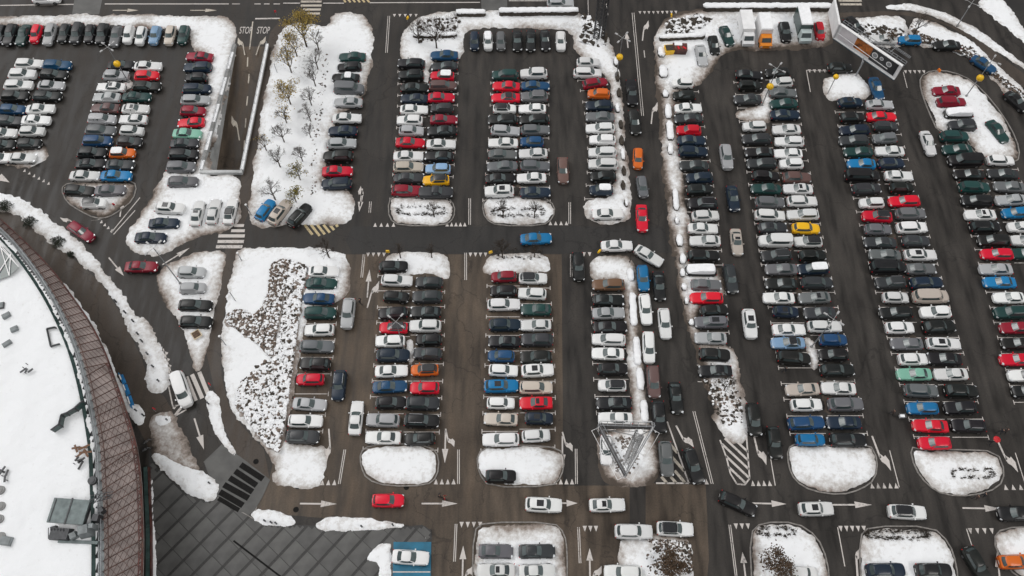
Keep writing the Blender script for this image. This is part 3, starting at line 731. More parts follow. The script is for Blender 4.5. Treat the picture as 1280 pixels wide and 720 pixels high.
sp('snow_island', [(1076, 672), (1088, 660), (1165, 660), (1185, 680), (1193, 705), (1197, 740), (1078, 740)], h=.28, dirt=.3, litter=.15, kerb=True, edge=.3)
sp('snow_island', [(1243, 675), (1254, 662), (1300, 660), (1300, 740), (1255, 705)], h=.28, dirt=.3, litter=.15, kerb=True, edge=.3)
sp('snow_heap', [(313, 640), (325, 636), (362, 644), (370, 652), (365, 659), (320, 656)], h=.3, dirt=.1, edge=.25)
sp('snow_heap', [(394, 654), (410, 645), (455, 647), (480, 652), (512, 657), (480, 662), (430, 665), (400, 663)], h=.3, dirt=.12, edge=.25)
sp('snow_heap', [(463, 690), (478, 680), (491, 680), (491, 740), (468, 740), (473, 705), (458, 701)], h=.25, dirt=.15, edge=.35)
sp('snow_heap', [(529, 671), (538, 668), (540, 674), (531, 675)], h=.15, dirt=.2, edge=.2)
sp('snow_island', [(452, 566), (462, 559), (500, 556), (538, 560), (547, 572), (545, 595), (533, 605), (485, 606), (460, 598), (453, 582)], h=.3, dirt=.22, kerb=True, edge=.25)
sp('snow_island', [(598, 568), (612, 560), (660, 558), (698, 562), (704, 575), (700, 595), (690, 606), (612, 607), (600, 590)], h=.3, dirt=.22, kerb=True, edge=.25)
sp('snow_verge', [(188, 598), (192, 600), (193, 640), (195, 680), (197, 740), (191, 740), (189, 680)], h=.25, dirt=.1, edge=.15, step=.2)

def slush(line, w):
    l = [(x - w, y) for x, y in line] + [(x + w, y) for x, y in reversed(line)]
    sp('slush_ridge', l, h=.06, dirt=1.0, edge=1.0, dirt_in=.25, rough=.03, step=.2)
slush([(528, 345), (527, 400), (516, 455), (518, 500), (510, 556)], 3.2)
slush([(962, 160), (968, 200), (985, 300), (1003, 400)], 3.0); slush([(1030, 470), (1040, 545)], 2.5)
slush([(1084, 140), (1092, 200), (1110, 280), (1131, 380), (1150, 460), (1172, 540)], 3.2)
slush([(1222, 195), (1236, 260), (1255, 340), (1268, 400)], 3.5); slush([(165, 105), (152, 160), (130, 225)], 1.5); slush([(648, 100), (650, 245)], .8)

# ================================================================== PAVED PLAZA (separate slabs)
PLAZA = [(186, 560), (197, 585), (222, 607), (242, 620), (262, 627), (274, 615), (258, 588), (255, 578), (277, 556), (302, 572), (338, 600), (318, 640), (330, 655), (394, 657), (510, 658), (528, 656), (538, 662), (540, 672), (540, 760), (186, 760)]
def plaza():
    pw = P(PLAZA)
    base = sheet('plaza_paving', pw, 0.016, M['slab_joint'])
    a = (Vector(at(420, 612)) - Vector(at(370, 665))).normalized(); b = Vector((a.y, -a.x)); b = b if b.x > 0 else -b
    o0 = Vector(at(420, 664)); LA, LB = 2.65, 2.15; cnt = 0; extra = MB(); meshes = {}
    for i in range(-22, 23):
        for j in range(-22, 23):
            # strips of pavers between the long dark joints; the cross joints run through
            c = o0 + a * (i * LA) + b * (j * LB)
            ga, gb = .025, .17
            cs = [c + a * (sx * (LA / 2 - ga)) + b * (sy * (LB / 2 - gb)) for sx, sy in ((-1, -1), (1, -1), (1, 1), (-1, 1))]
            ins = [inside(q.x, q.y, pw) for q in cs]
            if not any(ins): continue
            if all(ins):
                mk = random.randrange(3)
                if mk not in meshes:
                    mb = MB(); hx, hy = LA / 2 - ga, LB / 2 - gb
                    mb.box((0, 0, 0), (2 * hx, 2 * hy, .04), 0, taper=.985)
                    me = bpy.data.meshes.new('paving_slab'); me.from_pydata(mb.v, [], mb.f); me.materials.append(M['slab'] if mk else M['slab_b']); meshes[mk] = me
                o = link('paving_slab', meshes[mk], base); o.location = (c.x, c.y, .022 + random.uniform(0, .008)); o.rotation_euler = (0, 0, math.atan2(a.y, a.x)); cnt += 1
            else:
                # cut slab along the kerb: clip the quad against the plaza outline by sampling
                n = 6
                for u in range(n):
                    for v in range(n):
                        q = [c + a * ((-.5 + (u + du) / n) * 2 * (LA / 2 - ga)) + b * ((-.5 + (v + dv) / n) * 2 * (LB / 2 - gb)) for du, dv in ((0, 0), (1, 0), (1, 1), (0, 1))]
                        if all(inside(w.x, w.y, pw) for w in q):
                            pts = [(w.x, w.y, .042) for w in q]
                            cr = (q[1] - q[0]).cross(q[2] - q[0]); extra.add(pts if cr > 0 else pts[::-1], [(0, 1, 2, 3)])
    ex = extra.build('cut_slabs', M['slab'], base); ex['kind'] = 'stuff'
    mb = MB(); quad_px(mb, (292, 676), (355, 724), .22, .055); tag(mb.build('drain_channel', M['black_stone']), kind='structure')
    mb = MB(); quad_px(mb, (330, 598), (319, 639), .2, .055); quad_px(mb, (255, 578), (278, 556), .14, .055); quad_px(mb, (272, 622), (316, 648), .12, .055)
    tag(mb.build('kerb', M['kerb']), kind='structure')
plaza()
def blue_bay():
    o = sheet('blue_painted_bay', P([(492, 677.5), (539, 677.5), (538, 760), (490, 760)]), .05, M['blue_floor'])
    lines('bay_line', [((491, 715), (538, 715), .14)], z=.056)
blue_bay()

# ================================================================== CARS
COL = {'W': (.74, .745, .74), 'S': (.40, .41, .42), 'G': (.135, .14, .148), 'D': (.033, .036, .040), 'K': (.009, .0095, .0105), 'N': (.008, .020, .040),
       'B': (.009, .060, .145), 'A': (.006, .165, .38), 'C': (.22, .36, .54), 'R': (.62, .005, .026), 'M': (.25, .007, .024), 'O': (.62, .13, .015), 'Y': (.80, .42, .012),
       'E': (.52, .46, .40), 'T': (.010, .048, .045), 'L': (.19, .42, .32), 'P': (.16, .085, .045), 'V': (.14, .085, .075)}
CNAME = {'W': 'white', 'S': 'silver', 'G': 'grey', 'D': 'dark grey', 'K': 'black', 'N': 'dark blue', 'B': 'blue', 'A': 'bright blue', 'C': 'light blue', 'R': 'red', 'M': 'crimson', 'O': 'orange', 'Y': 'yellow', 'E': 'beige', 'T': 'dark green', 'L': 'pale green', 'P': 'brown', 'V': 'taupe'}
TYPES = {
 's': dict(L=4.62, W=1.80, H=1.44, belt=.93, hood=.84, deck=.93, x=(.82, .10, -1.02, -1.72)),
 'h': dict(L=4.05, W=1.75, H=1.50, belt=.98, hood=.90, deck=.96, x=(.92, .28, -1.55, -1.88)),
 'e': dict(L=4.68, W=1.82, H=1.49, belt=.96, hood=.86, deck=.94, x=(.90, .18, -1.85, -2.20)),
 'u': dict(L=4.55, W=1.88, H=1.69, belt=1.10, hood=1.02, deck=1.08, x=(.95, .35, -1.72, -2.10)),
 'v': dict(L=5.10, W=1.94, H=1.95, belt=1.22, hood=1.08, deck=1.2, x=(1.62, 1.02, -2.35, -2.48)),
 'p': dict(L=5.25, W=1.88, H=1.75, belt=1.15, hood=1.05, deck=1.12, x=(1.05, .50, -.55, -.72)),
}
TYPES.update({
 'c': dict(L=4.45, W=1.80, H=1.40, belt=.92, hood=.80, deck=.97, x=(.62, -.05, -1.30, -1.95)),
 'i': dict(L=3.72, W=1.68, H=1.52, belt=.98, hood=.92, deck=.96, x=(.98, .42, -1.48, -1.72)),
 'f': dict(L=4.55, W=1.80, H=1.62, belt=1.03, hood=.93, deck=1.0, x=(1.22, .45, -1.90, -2.12)),
 'w': dict(L=4.30, W=1.84, H=1.66, belt=1.08, hood=1.03, deck=1.05, x=(.80, .28, -1.55, -1.95)),
})
VARIANT = {'s': 'sssc', 'h': 'hhi', 'e': 'eef', 'u': 'uuw'}
def car_shapes(t):
    """the meshes of one kind of car, front towards +x, wheels on z=0"""
    q = TYPES[t]; L, W, H, bl = q['L'], q['W'], q['H'], q['belt']; hl = L / 2; xfb, xft, xrt, xrb = q['x']
    out = {}
    # lower body: lofted sections with a rounded plan
    ts = [(-1, .64), (-.975, .80), (-.90, .93), (-.70, .99), (-.3, 1), (.15, 1), (.55, .99), (.78, .95), (.90, .86), (.965, .72), (1, .50)]
    b = MB(); rows = []
    for tx, wf in ts:
        x = tx * hl; w = W / 2 * wf
        if x > xfb: k = (x - xfb) / (hl - xfb); top = bl + (q['hood'] - bl) * k - .17 * max(0, k - .75) * 4 * .9
        elif x < xrb: k = (xrb - x) / max(.01, hl + xrb); top = q['deck'] - .12 * max(0, k - .5) * 2 - (.25 if tx == -1 else 0)
        else: top = bl + (q['deck'] - bl) * (1 if x < xrt else 0)
        rows.append([(x, s * w * a, z) for s, a, z in ((-1, .88, .18), (-1, .99, .32), (-1, 1, .58), (-1, .965, top - .12), (-1, .87, top - .015), (-1, .45, top + .02), (1, 0, top + .035), (1, .45, top + .02), (1, .87, top - .015), (1, .965, top - .12), (1, 1, .58), (1, .99, .32), (1, .88, .18))])
    n = len(rows[0]); vs = [p for r in rows for p in r]; fs = []
    for i in range(len(rows) - 1):
        for k in range(n):
            a = i * n + k; c = i * n + (k + 1) % n; fs.append((a, c, c + n, a + n))
    fs.append(tuple(range(n - 1, -1, -1))); fs.append(tuple(range((len(rows) - 1) * n, len(rows) * n)))
    b.add(vs, fs, 0)
    # greenhouse: ring functions
    ring = [(1, 0), (.975, .5), (.885, .90), (.5, .985), (0, 1), (-.5, .985), (-.90, .91), (-.975, .5), (-1, 0)]
    ring = ring + [(u, -v) for u, v in ring[-2:0:-1]]
    wb, wr = W / 2 * .86, W / 2 * (.70 if t != 'v' else .80)
    def gp(u, v, s, off=0.0):
        xb = xrb + (xfb - xrb) * (u + 1) / 2; xt = xrt + (xft - xrt) * (u + 1) / 2
        x = xb + (xt - xb) * s; y = v * (wb + (wr - wb) * s); z = bl - .02 + (H - .05 - bl + .02) * s
        return (x, y, z)
    vs = [gp(u, v, 0) for u, v in ring] + [gp(u, v, 1) for u, v in ring]
    cx = (xrt + xft) / 2
    vs += [(cx + (gp(u, v, 1)[0] - cx) * .86, gp(u, v, 1)[1] * .80, H) for u, v in ring]
    n = len(ring); fs = []
    for i in range(n):
        j = (i + 1) % n; fs += [(i, j, n + j, n + i), (n + i, n + j, 2 * n + j, 2 * n + i)]
    fs.append(tuple(range(2 * n, 3 * n)))
    b.add(vs, fs, 0)
    # black lower trim, grille, plates, mirrors
    b.box((hl - .06, 0, .44), (.10, W * .5, .20), 0, 1); b.box((-hl + .03, 0, .40), (.10, W * .62, .16), 0, 1)
    b.box((hl - .005, 0, .42), (.02, .5, .11), 0, 2); b.box((-hl - .02, 0, .62), (.02, .5, .11), 0, 2)
    for s in (-1, 1): b.box((xfb - .28, s * (W / 2 + .06), bl + .03), (.16, .2, .13), 0, 0, .8)
    b.box((0, 0, .24), (L * .86, W * 1.0, .10), 0, 1)
    out['body'] = (b, ['paint', 'black_plastic', 'plate'])
    def strip(pts_uv, s0, s1, off):
        m = MB(); k = len(pts_uv); vs = []
        for s in (s0, s1):
            for u, v in pts_uv: x, y, z = gp(u, v, s); vs.append((x + off[0], y + off[1], z + off[2]))
        m.add(vs, [(i, i + 1, k + i + 1, k + i) for i in range(k - 1)]); return m
    out['windscreen'] = (strip([(.905, -.82), (.975, -.5), (1, 0), (.975, .5), (.905, .82)], .08, .95, (.012, 0, .012)), ['screen_glass'])
    out['rear_window'] = (strip([(-.915, .82), (-.975, .5), (-1, 0), (-.975, -.5), (-.915, -.82)], .14, .93, (-.012, 0, .012)), ['glass'])
    for sy in (1, -1):
        us = [.86, .5, .12, -.3, -.60, -.88] if t != 'p' else [.86, .3, -.3, -.7]; vs = []; k = len(us)
        for sv in (.10, .90):
            for u in us:
                x, y, z = gp(u, sy * (1 - .06 * u * u - .09 * max(0, abs(u) - .5) / .4), sv); vs.append((x, y + sy * .013, z + .006))
        m = MB(); m.add(vs, [((i, i + 1, k + i + 1, k + i) if sy > 0 else (k + i, k + i + 1, i + 1, i)) for i in range(k - 1)])
        out['side_window' + str(sy)] = (m, ['glass'])
    for nm, x in (('wheel_f', hl - .86), ('wheel_r', -hl + .86)):
        for s in (-1, 1):
            m = MB(); y = s * (W / 2 - .10)
            m.tube((x, y - .115, .32), (x, y + .115, .32), .32, n=14, mi=0); m.tube((x, y + s * .10, .32), (x, y + s * .122, .32), .20, n=10, mi=1)
            out[nm + str(s)] = (m, ['tyre', 'alloy'])
    for s in (-1, 1):
        m = MB(); m.box((hl - .20, s * W * .355, .70 if t not in 'uvpwf' else .80), (.30, .34, .13), -s * .38, taper=.85); out['headlight' + str(s)] = (m, ['headlight'])
        m = MB(); m.box((-hl + .085, s * W * .41, .68 if t not in 'uvpwf' else .84), (.10, .16, .15), s * .35); out['tail_light' + str(s)] = (m, ['taillight'])
    # options
    m = MB(); m.add([(cx + (gp(u, v, 1)[0] - cx) * 1.005, gp(u, v, 1)[1] * 1.01, H - .036) for u, v in ring] + [(cx + (gp(u, v, 1)[0] - cx) * .86, gp(u, v, 1)[1] * .80, H + .013) for u, v in ring], [(i, (i + 1) % n, n + (i + 1) % n, n + i) for i in range(n)] + [tuple(range(n, 2 * n))]); out['opt_B'] = (m, ['roofpanel'])
    m = MB(); m.box((cx + .25, 0, H + .004), ((xft - xrt) * .42, wr * 1.25, .016)); out['opt_P'] = (m, ['roofpanel'])
    for s in (-1, 1): pass
    m = MB()
    for s in (-1, 1): m.tube((xft - .2, s * wr * .93, H + .02), (xrt + .15, s * wr * .93, H + .02), .028, n=4)
    out['opt_R'] = (m, ['rail'])
    m = MB()
    vs = []
    for z, k in ((H - .02, 1.0), (H + .08, .98), (H + .13, .8)): vs += [(cx + (gp(u, v, 1)[0] - cx) * k, gp(u, v, 1)[1] * k * 1.05, z) for u, v in ring]
    fs = []
    for r_ in range(2):
        for i in range(n): j = (i + 1) % n; fs.append((r_ * n + i, r_ * n + j, (r_ + 1) * n + j, (r_ + 1) * n + i))
    fs.append(tuple(range(2 * n, 3 * n))); m.add(vs, fs); out['opt_S'] = (m, ['snow_plain'])
    # snow over the whole car
    m = MB()
    vs = []
    for sc, z in ((1.0, bl - .03), (.98, bl + .10)):
        for u, v in ring: vs.append((u * (hl - .18) * sc, v * W / 2 * .93 * sc, z + (H - bl) * (0 if sc == 1 else .25)))
    vs += [(cx + (gp(u, v, 1)[0] - cx) * 1.03, gp(u, v, 1)[1] * 1.05, H + .1) for u, v in ring]
    fs = []
    for r_ in range(2):
        for i in range(n): j = (i + 1) % n; fs.append((r_ * n + i, r_ * n + j, (r_ + 1) * n + j, (r_ + 1) * n + i))
    fs.append(tuple(range(2 * n, 3 * n))); m.add(vs, fs); out['opt_F'] = (m, ['snow_plain'])
    return out
PNAME = {'side_window1': 'side_window', 'side_window-1': 'side_window', 'wheel_f1': 'wheel', 'wheel_f-1': 'wheel', 'wheel_r1': 'wheel', 'wheel_r-1': 'wheel', 'headlight1': 'headlight', 'headlight-1': 'headlight', 'tail_light1': 'tail_light', 'tail_light-1': 'tail_light',
         'opt_B': 'black_roof_panel', 'opt_P': 'sunroof', 'opt_R': 'roof_rails', 'opt_S': 'snow_on_roof', 'opt_F': 'snow_cover'}
SHAPES = {t: car_shapes(t) for t in TYPES}
CARMESH = {}
for t, sh in SHAPES.items():
    for k, (mb, mats) in sh.items():
        me = bpy.data.meshes.new(t + '_car_' + PNAME.get(k, k)); me.from_pydata(mb.v, [], mb.f)
        for mm in mats: me.materials.append(M[mm])
        me.polygons.foreach_set('material_index', mb.m)
        if k in ('body', 'opt_F', 'opt_S'):
            me.polygons.foreach_set('use_smooth', [True] * len(me.polygons)); me.update()
            try: me.set_sharp_from_angle(angle=R(38))
            except Exception: pass
        me.update(); CARMESH[t, k] = me

# --- the census of cars: (tile x, tile y, scale | entries 'x,y,' + colour, kind, direction, options)
# direction: l r u d = bonnet towards left / right / up / down of the lot, or a number = screen angle of the bonnet
FILES = []   # (phrase, bays?, [(px, py, code)])
def file(phrase, bays, *chunks):
    lst = []
    for (ox, oy, k), txt in chunks:
        for e in txt.split():
            x, y, c = e.split(','); lst.append((ox + float(x) / k, oy + float(y) / k, c))
    FILES.append((phrase, bays, lst))
T1 = (0, 0, 4); A_ = (0, 90, 16 / 3); T5 = (0, 180, 4); B_ = (380, 50, 16 / 3); C_ = (380, 150, 16 / 3); D_ = (590, 50, 16 / 3); E_ = (590, 150, 16 / 3)
F_ = (810, 60, 16 / 3); G_ = (820, 180, 16 / 3); H_ = (840, 300, 16 / 3); I_ = (860, 420, 16 / 3); J_ = (1030, 80, 16 / 3); K_ = (1040, 190, 16 / 3); L_ = (1040, 310, 16 / 3); M_ = (1040, 430, 16 / 3)
N_ = (340, 310, 16 / 3); O_ = (340, 430, 16 / 3); P_ = (580, 310, 16 / 3); Q_ = (580, 430, 16 / 3); PX = (0, 0, 1)
T2 = (320, 0, 4); T3 = (640, 0, 4); T4 = (960, 0, 4); T6 = (320, 180, 4); T7 = (640, 180, 4); T9 = (0, 360, 4); T12 = (960, 360, 4); T14 = (320, 540, 4); T15 = (640, 540, 4); T16 = (960, 540, 4)
file('the row below the top left snow verge', 0, (T1, '2,170,Khd 50,172,Ked 115,172,Tsd 180,168,Rhd 248,170,Sed 322,165,Khd 385,165,Ded 450,168,Khd 513,170,Kud 578,180,Gsd 643,172,Whd 705,178,Whd 775,175,Chd 850,175,Ehd 917,173,Thd'))
file('the left file of the far left block', 0, (T1, '145,318,Wer 112,372,Wur 92,425,Wer 75,483,Kur 62,547,Bhr 48,603,Der'), (PX, '3,166,Wsr 3,181,Khr 1,197,Wsr'))
file('the right file of the far left block', 0, (T1, '285,325,Ber 268,372,Ker'), (A_, '340,88,Ssr 315,160,Ker 268,245,Wsr 238,320,Wsr 212,395,Whr 195,478,Khr 150,572,Wsr'))
file('the left file of the second block from the left', 0, (T1, '605,325,Ksr 580,378,Sur'), (A_, '740,100,WslP 710,168,Ssl 700,240,Vsl 680,315,Ser 670,388,Ger 650,460,Ber 615,540,Kur 605,610,Ksr 563,690,Wsr'), (T5, '400,232,Ker 470,295,WhrB'))
file('the right file of the second block from the left', 0, (T1, '740,330,Wsr 733,378,Rhr'), (A_, '978,95,Ker 910,165,Tsr 903,245,WsrP 887,315,Wsl 878,393,Whr 862,465,Dhr 815,540,OhrS 800,618,Dsr 773,690,Asr'), (T5, '550,230,Gsr'))
file('the file beside the ramp wall', 0, (T1, '997,283,Msl 988,335,Nel 980,388,Khl 985,445,Ner 978,500,Ser 965,555,Mhr 955,612,Rsl 935,667,Lsr'), (A_, '1230,475,Dsr 1225,550,Ker'), (T5, '905,115,Ger 915,187,Ger'))
file('the snow below the ramp end', 0, (T5, '850,320,WurP 820,395,Nsr 753,467,Nsr 987,345,Ws73P 1068,335,Ws76 1152,335,Ws77B'))
file('the snow island beside the left junction', 0, (T5, '957,640,Shr'), (PX, '241,360,Shr'), (T9, '977,85,Ker 980,168,Ker'))
file('the file beside the bare trees', 0, (B_, '322,112,Tsl 303,180,Khl 278,250,KslS 300,325,Gvr 295,415,Ssl 285,520,Wsr 258,605,Nsl 252,688,Ser'), (C_, '228,243,Kul 222,340,Rsr 217,425,Nel'))
file('the left file of the block under the garden bed', 1, (B_, '715,155,Kel 715,235,Kul 740,318,Ksr 735,390,Nsl 733,462,Wsr 705,535,Whl 715,605,Shr 708,682,Rsr'), (C_, '695,240,Wsr 695,312,Eer 700,385,Dsr 688,468,Mer'))
file('the right file of the block under the garden bed', 1, (B_, '935,100,Bsl 935,175,Dsl 922,238,RhlS 925,305,Ver 915,382,Rsr 920,455,Dhl 932,530,Msr 920,605,Ksl'), (C_, '913,160,Wsr 900,240,Ksl 893,325,Chl 880,400,YhlB 878,482,Dpr'))
file('the row below the top hedge', 0, (PX, '593,51,Nhd 610,51,WhdS 626,51,Ghd 646.5,50.5,Ksd 663.5,50.5,Ksd 681.5,50,Ksd 701,51,Whd'))
file('the left file of the upper central block', 1, (D_, '220,235,Tel 228,308,Rsl 225,383,RslB 217,457,WhrB 205,530,Kel 222,603,Ser 208,685,Wsl'), (E_, '205,228,Gsr 202,307,Gsl 190,388,Ksr 182,475,WulP'))
file('the right file of the upper central block', 1, (D_, '412,225,Wul 423,305,Bsr 415,378,GulR 402,457,Wsl 415,530,Kel 422,598,Ger'), (E_, '400,145,Bhl 408,222,Wsl 420,305,Ger 397,385,Wsl 422,480,Nsr'))
file('the file left of the two way access lane', 1, (D_, '775,150,Whr 770,220,Wer 820,287,Mh8 845,358,Ohl 850,438,Nel 855,512,Gsl 855,588,Wel 870,665,Whl'), (E_, '870,217,Wel 875,295,Wel 875,375,Khl 862,465,NhlS'))
file('the snow island at the foot of that file', 0, (E_, '905,625,Wsr'))
file('the file along the curved snow strip', 1, (F_, '230,235,Whl 240,317,Khl 268,400,Wsr 270,470,Dsl 272,548,Rhl 290,615,Nsr 300,688,Ner'), (G_, '255,143,Dsl 290,225,Nhl 290,303,Khr 312,398,KulR 330,478,Whr 313,562,Wsr 328,645,Wsl'), (H_, '210,103,Ker 193,200,KelF 230,297,Gsr 230,385,Rel 280,468,Khr 260,547,GelP 258,653,Ssl'), (I_, '178,125,Kur 183,232,KslP'))
file('the left file of the block holding the yellow car', 1, (F_, '675,178,Ksr 678,250,Khr 665,340,Dsl 710,522,Whl 725,605,Del'), (G_, '690,55,Ksl 705,130,Del 732,213,Khr 735,298,Tsl 760,390,Ger 760,475,Wer 780,555,DsrP 797,648,Wvl'), (H_, '695,105,DulR 730,193,Gsl 728,290,Ksl 713,385,Wsl 757,478,NhrP 780,597,Wsr 775,685,CslB'), (I_, '705,145,Ker 765,355,Esl 790,458,Whr 790,578,Ber'), (T16, '212,38,Ahr'))
file('the right file of the block holding the yellow car', 1, (F_, '865,165,Khl 888,230,Whl 900,298,Gsr 905,370,Tsl 915,443,Nsr 925,543,Wsl 943,623,Wel'), (G_, '880,62,Wsl 903,132,Whl 938,225,Vur 948,298,WslP 975,380,Wer 980,470,Wel 1000,562,Yhr 1015,650,WhlB'), (H_, '935,103,Khr 940,193,NelS 965,285,Der 950,383,GslP 985,485,Dsl 1018,575,Wer 1075,665,Bhr'), (I_, '970,125,Khl 995,225,Ker 1005,348,Wsl 1050,455,Gur 1040,577,Nsl'), (T16, '400,38,Ker'))
file('the left file of the block ending in red cars', 1, (J_, '175,255,NhrP 190,355,Khr 205,440,Nel 200,510,Del 230,585,Tsl'), (K_, '198,78,Asl 200,160,Kvr 230,245,Der 265,340,Whl 300,430,RulB 308,515,Ghr 322,602,Dsl'), (L_, '355,45,Gsl 370,130,Kvr 390,230,DulR 425,330,Whr 425,430,Kel 453,530,Whr 500,637,Gsl'), (M_, '540,100,Whr 550,200,Lsl 595,310,Ger 605,428,Ahl 658,545,Rsl 685,660,Rhl'))
file('the right file of the block ending in red cars', 1, (J_, '373,270,Ssr 385,350,Rsr 410,415,Dhr 405,495,Ghl 440,580,Wsl'), (K_, '395,75,Nhr 447,158,Wsr 465,238,Khr 482,327,Rel 525,410,Ger 533,503,Wer 558,592,Dhr'), (L_, '590,45,WerP 595,138,Gsr 630,230,Ner 657,325,Evr 690,428,Wul 712,525,Kur 745,637,WerP'), (M_, '750,97,Ksl 795,200,Wsl 860,313,Kur 855,425,Kul 910,545,KulR'))
file('the left file of the rightmost block', 1, (J_, '815,178,Msl 850,255,Mer 895,330,KelF 920,410,Dul 870,482,Ter 890,568,Tsl 940,645,Kvl'), (K_, '915,148,Ksl 950,235,Ter 965,325,Kel 990,418,WslP 1020,500,Ker 1078,590,Kel 1100,680,Rel'), (L_, '1095,140,Ssl 1120,228,Asl 1180,330,Wsl 1190,430,TulR 1230,530,Msl 1245,635,Ksl'), (PX, '1271,449,Rsl 1281,469,Wsl 1284,489,Khl'))
file('the right file of the rightmost block', 1, (K_, '1125,55,Whr 1140,145,Dsl 1185,230,Gsl 1195,318,Ssl 1225,405,Ahl 1255,500,Whl 1290,590,Whl 1295,675,Tsl'))
file('the file right of the shrub bed', 1, (N_, '345,155,Wsr 330,235,Tsr 310,335,Bsl 320,432,Ter 315,545,Whl 300,655,Ger'), (O_, '288,132,Kul 255,235,Rhl 250,400,Ssr 222,512,Wer 205,617,Dur'))
file('the left file of the block under the lower lamp cross', 1, (N_, '810,122,Khr 832,215,Wer 828,325,Khr 805,433,Khl 810,530,RhlB 788,620,Whl'), (O_, '808,75,Nur 795,178,Wsr 785,283,Bsr 792,390,Khr 740,508,Sul 740,622,Wsl'))
file('the right file of the block under the lower lamp cross', 1, (N_, '1048,228,Dhl 1035,325,Dul 1022,425,Ksl 1022,520,WulR 1045,610,Khl'), (O_, '1038,62,Dhl 1018,172,OhlB 1018,292,Rhl 1005,395,Dur 998,512,KurR 985,630,Khl'))
file('the left file of the lower central block', 1, (P_, '265,190,Mhl 262,285,Khl 265,375,Wer 272,512,Nur 268,622,Ksl'), (Q_, '248,80,Bhl 262,175,Whr 248,280,AurP 245,393,Whr 245,500,Esl 245,635,Wel'))
file('the right file of the lower central block', 1, (P_, '460,200,WhrB 455,303,Whl 480,408,Tsl 478,513,Wsl 488,612,Dul'), (Q_, '480,87,Kul 490,175,WurP 480,290,Eer 480,392,RslP 500,495,NhrP 480,610,Wh6'))
file('the file left of the white queue', 1, (P_, '963,243,Pel 965,345,Ksr 963,433,Ssr 975,525,Ksr 965,610,Wel'), (Q_, '960,63,Wsl 990,165,Khr 988,275,WhlB 1000,393,Ksl 1010,495,Wsl'))
file('the bottom block under the lower central island', 1, (T14, '1200,595,Gsr 1200,692,WslP'), (T15, '125,595,Dsr 125,695,Wsr'))
file('the kerb below the top right verge', 0, (T4, '430,125,Kh-40 577,195,Wsl 708,200,Ahl 895,225,Ksl 1080,320,Bs-32 1245,505,Ks-42'))
file('the snow at the top right of the curved strip', 0, (T3, '948,275,Ssd 1010,225,Khd 1075,178,Ts-65'), (T4, '85,160,Kud 257,155,Rhd'))
file('the corner by the leaning billboard', 0, (PX, '1050,84.5,Khr 1096,110,Bs-73'), (J_, '1160,447,Ts-50'))
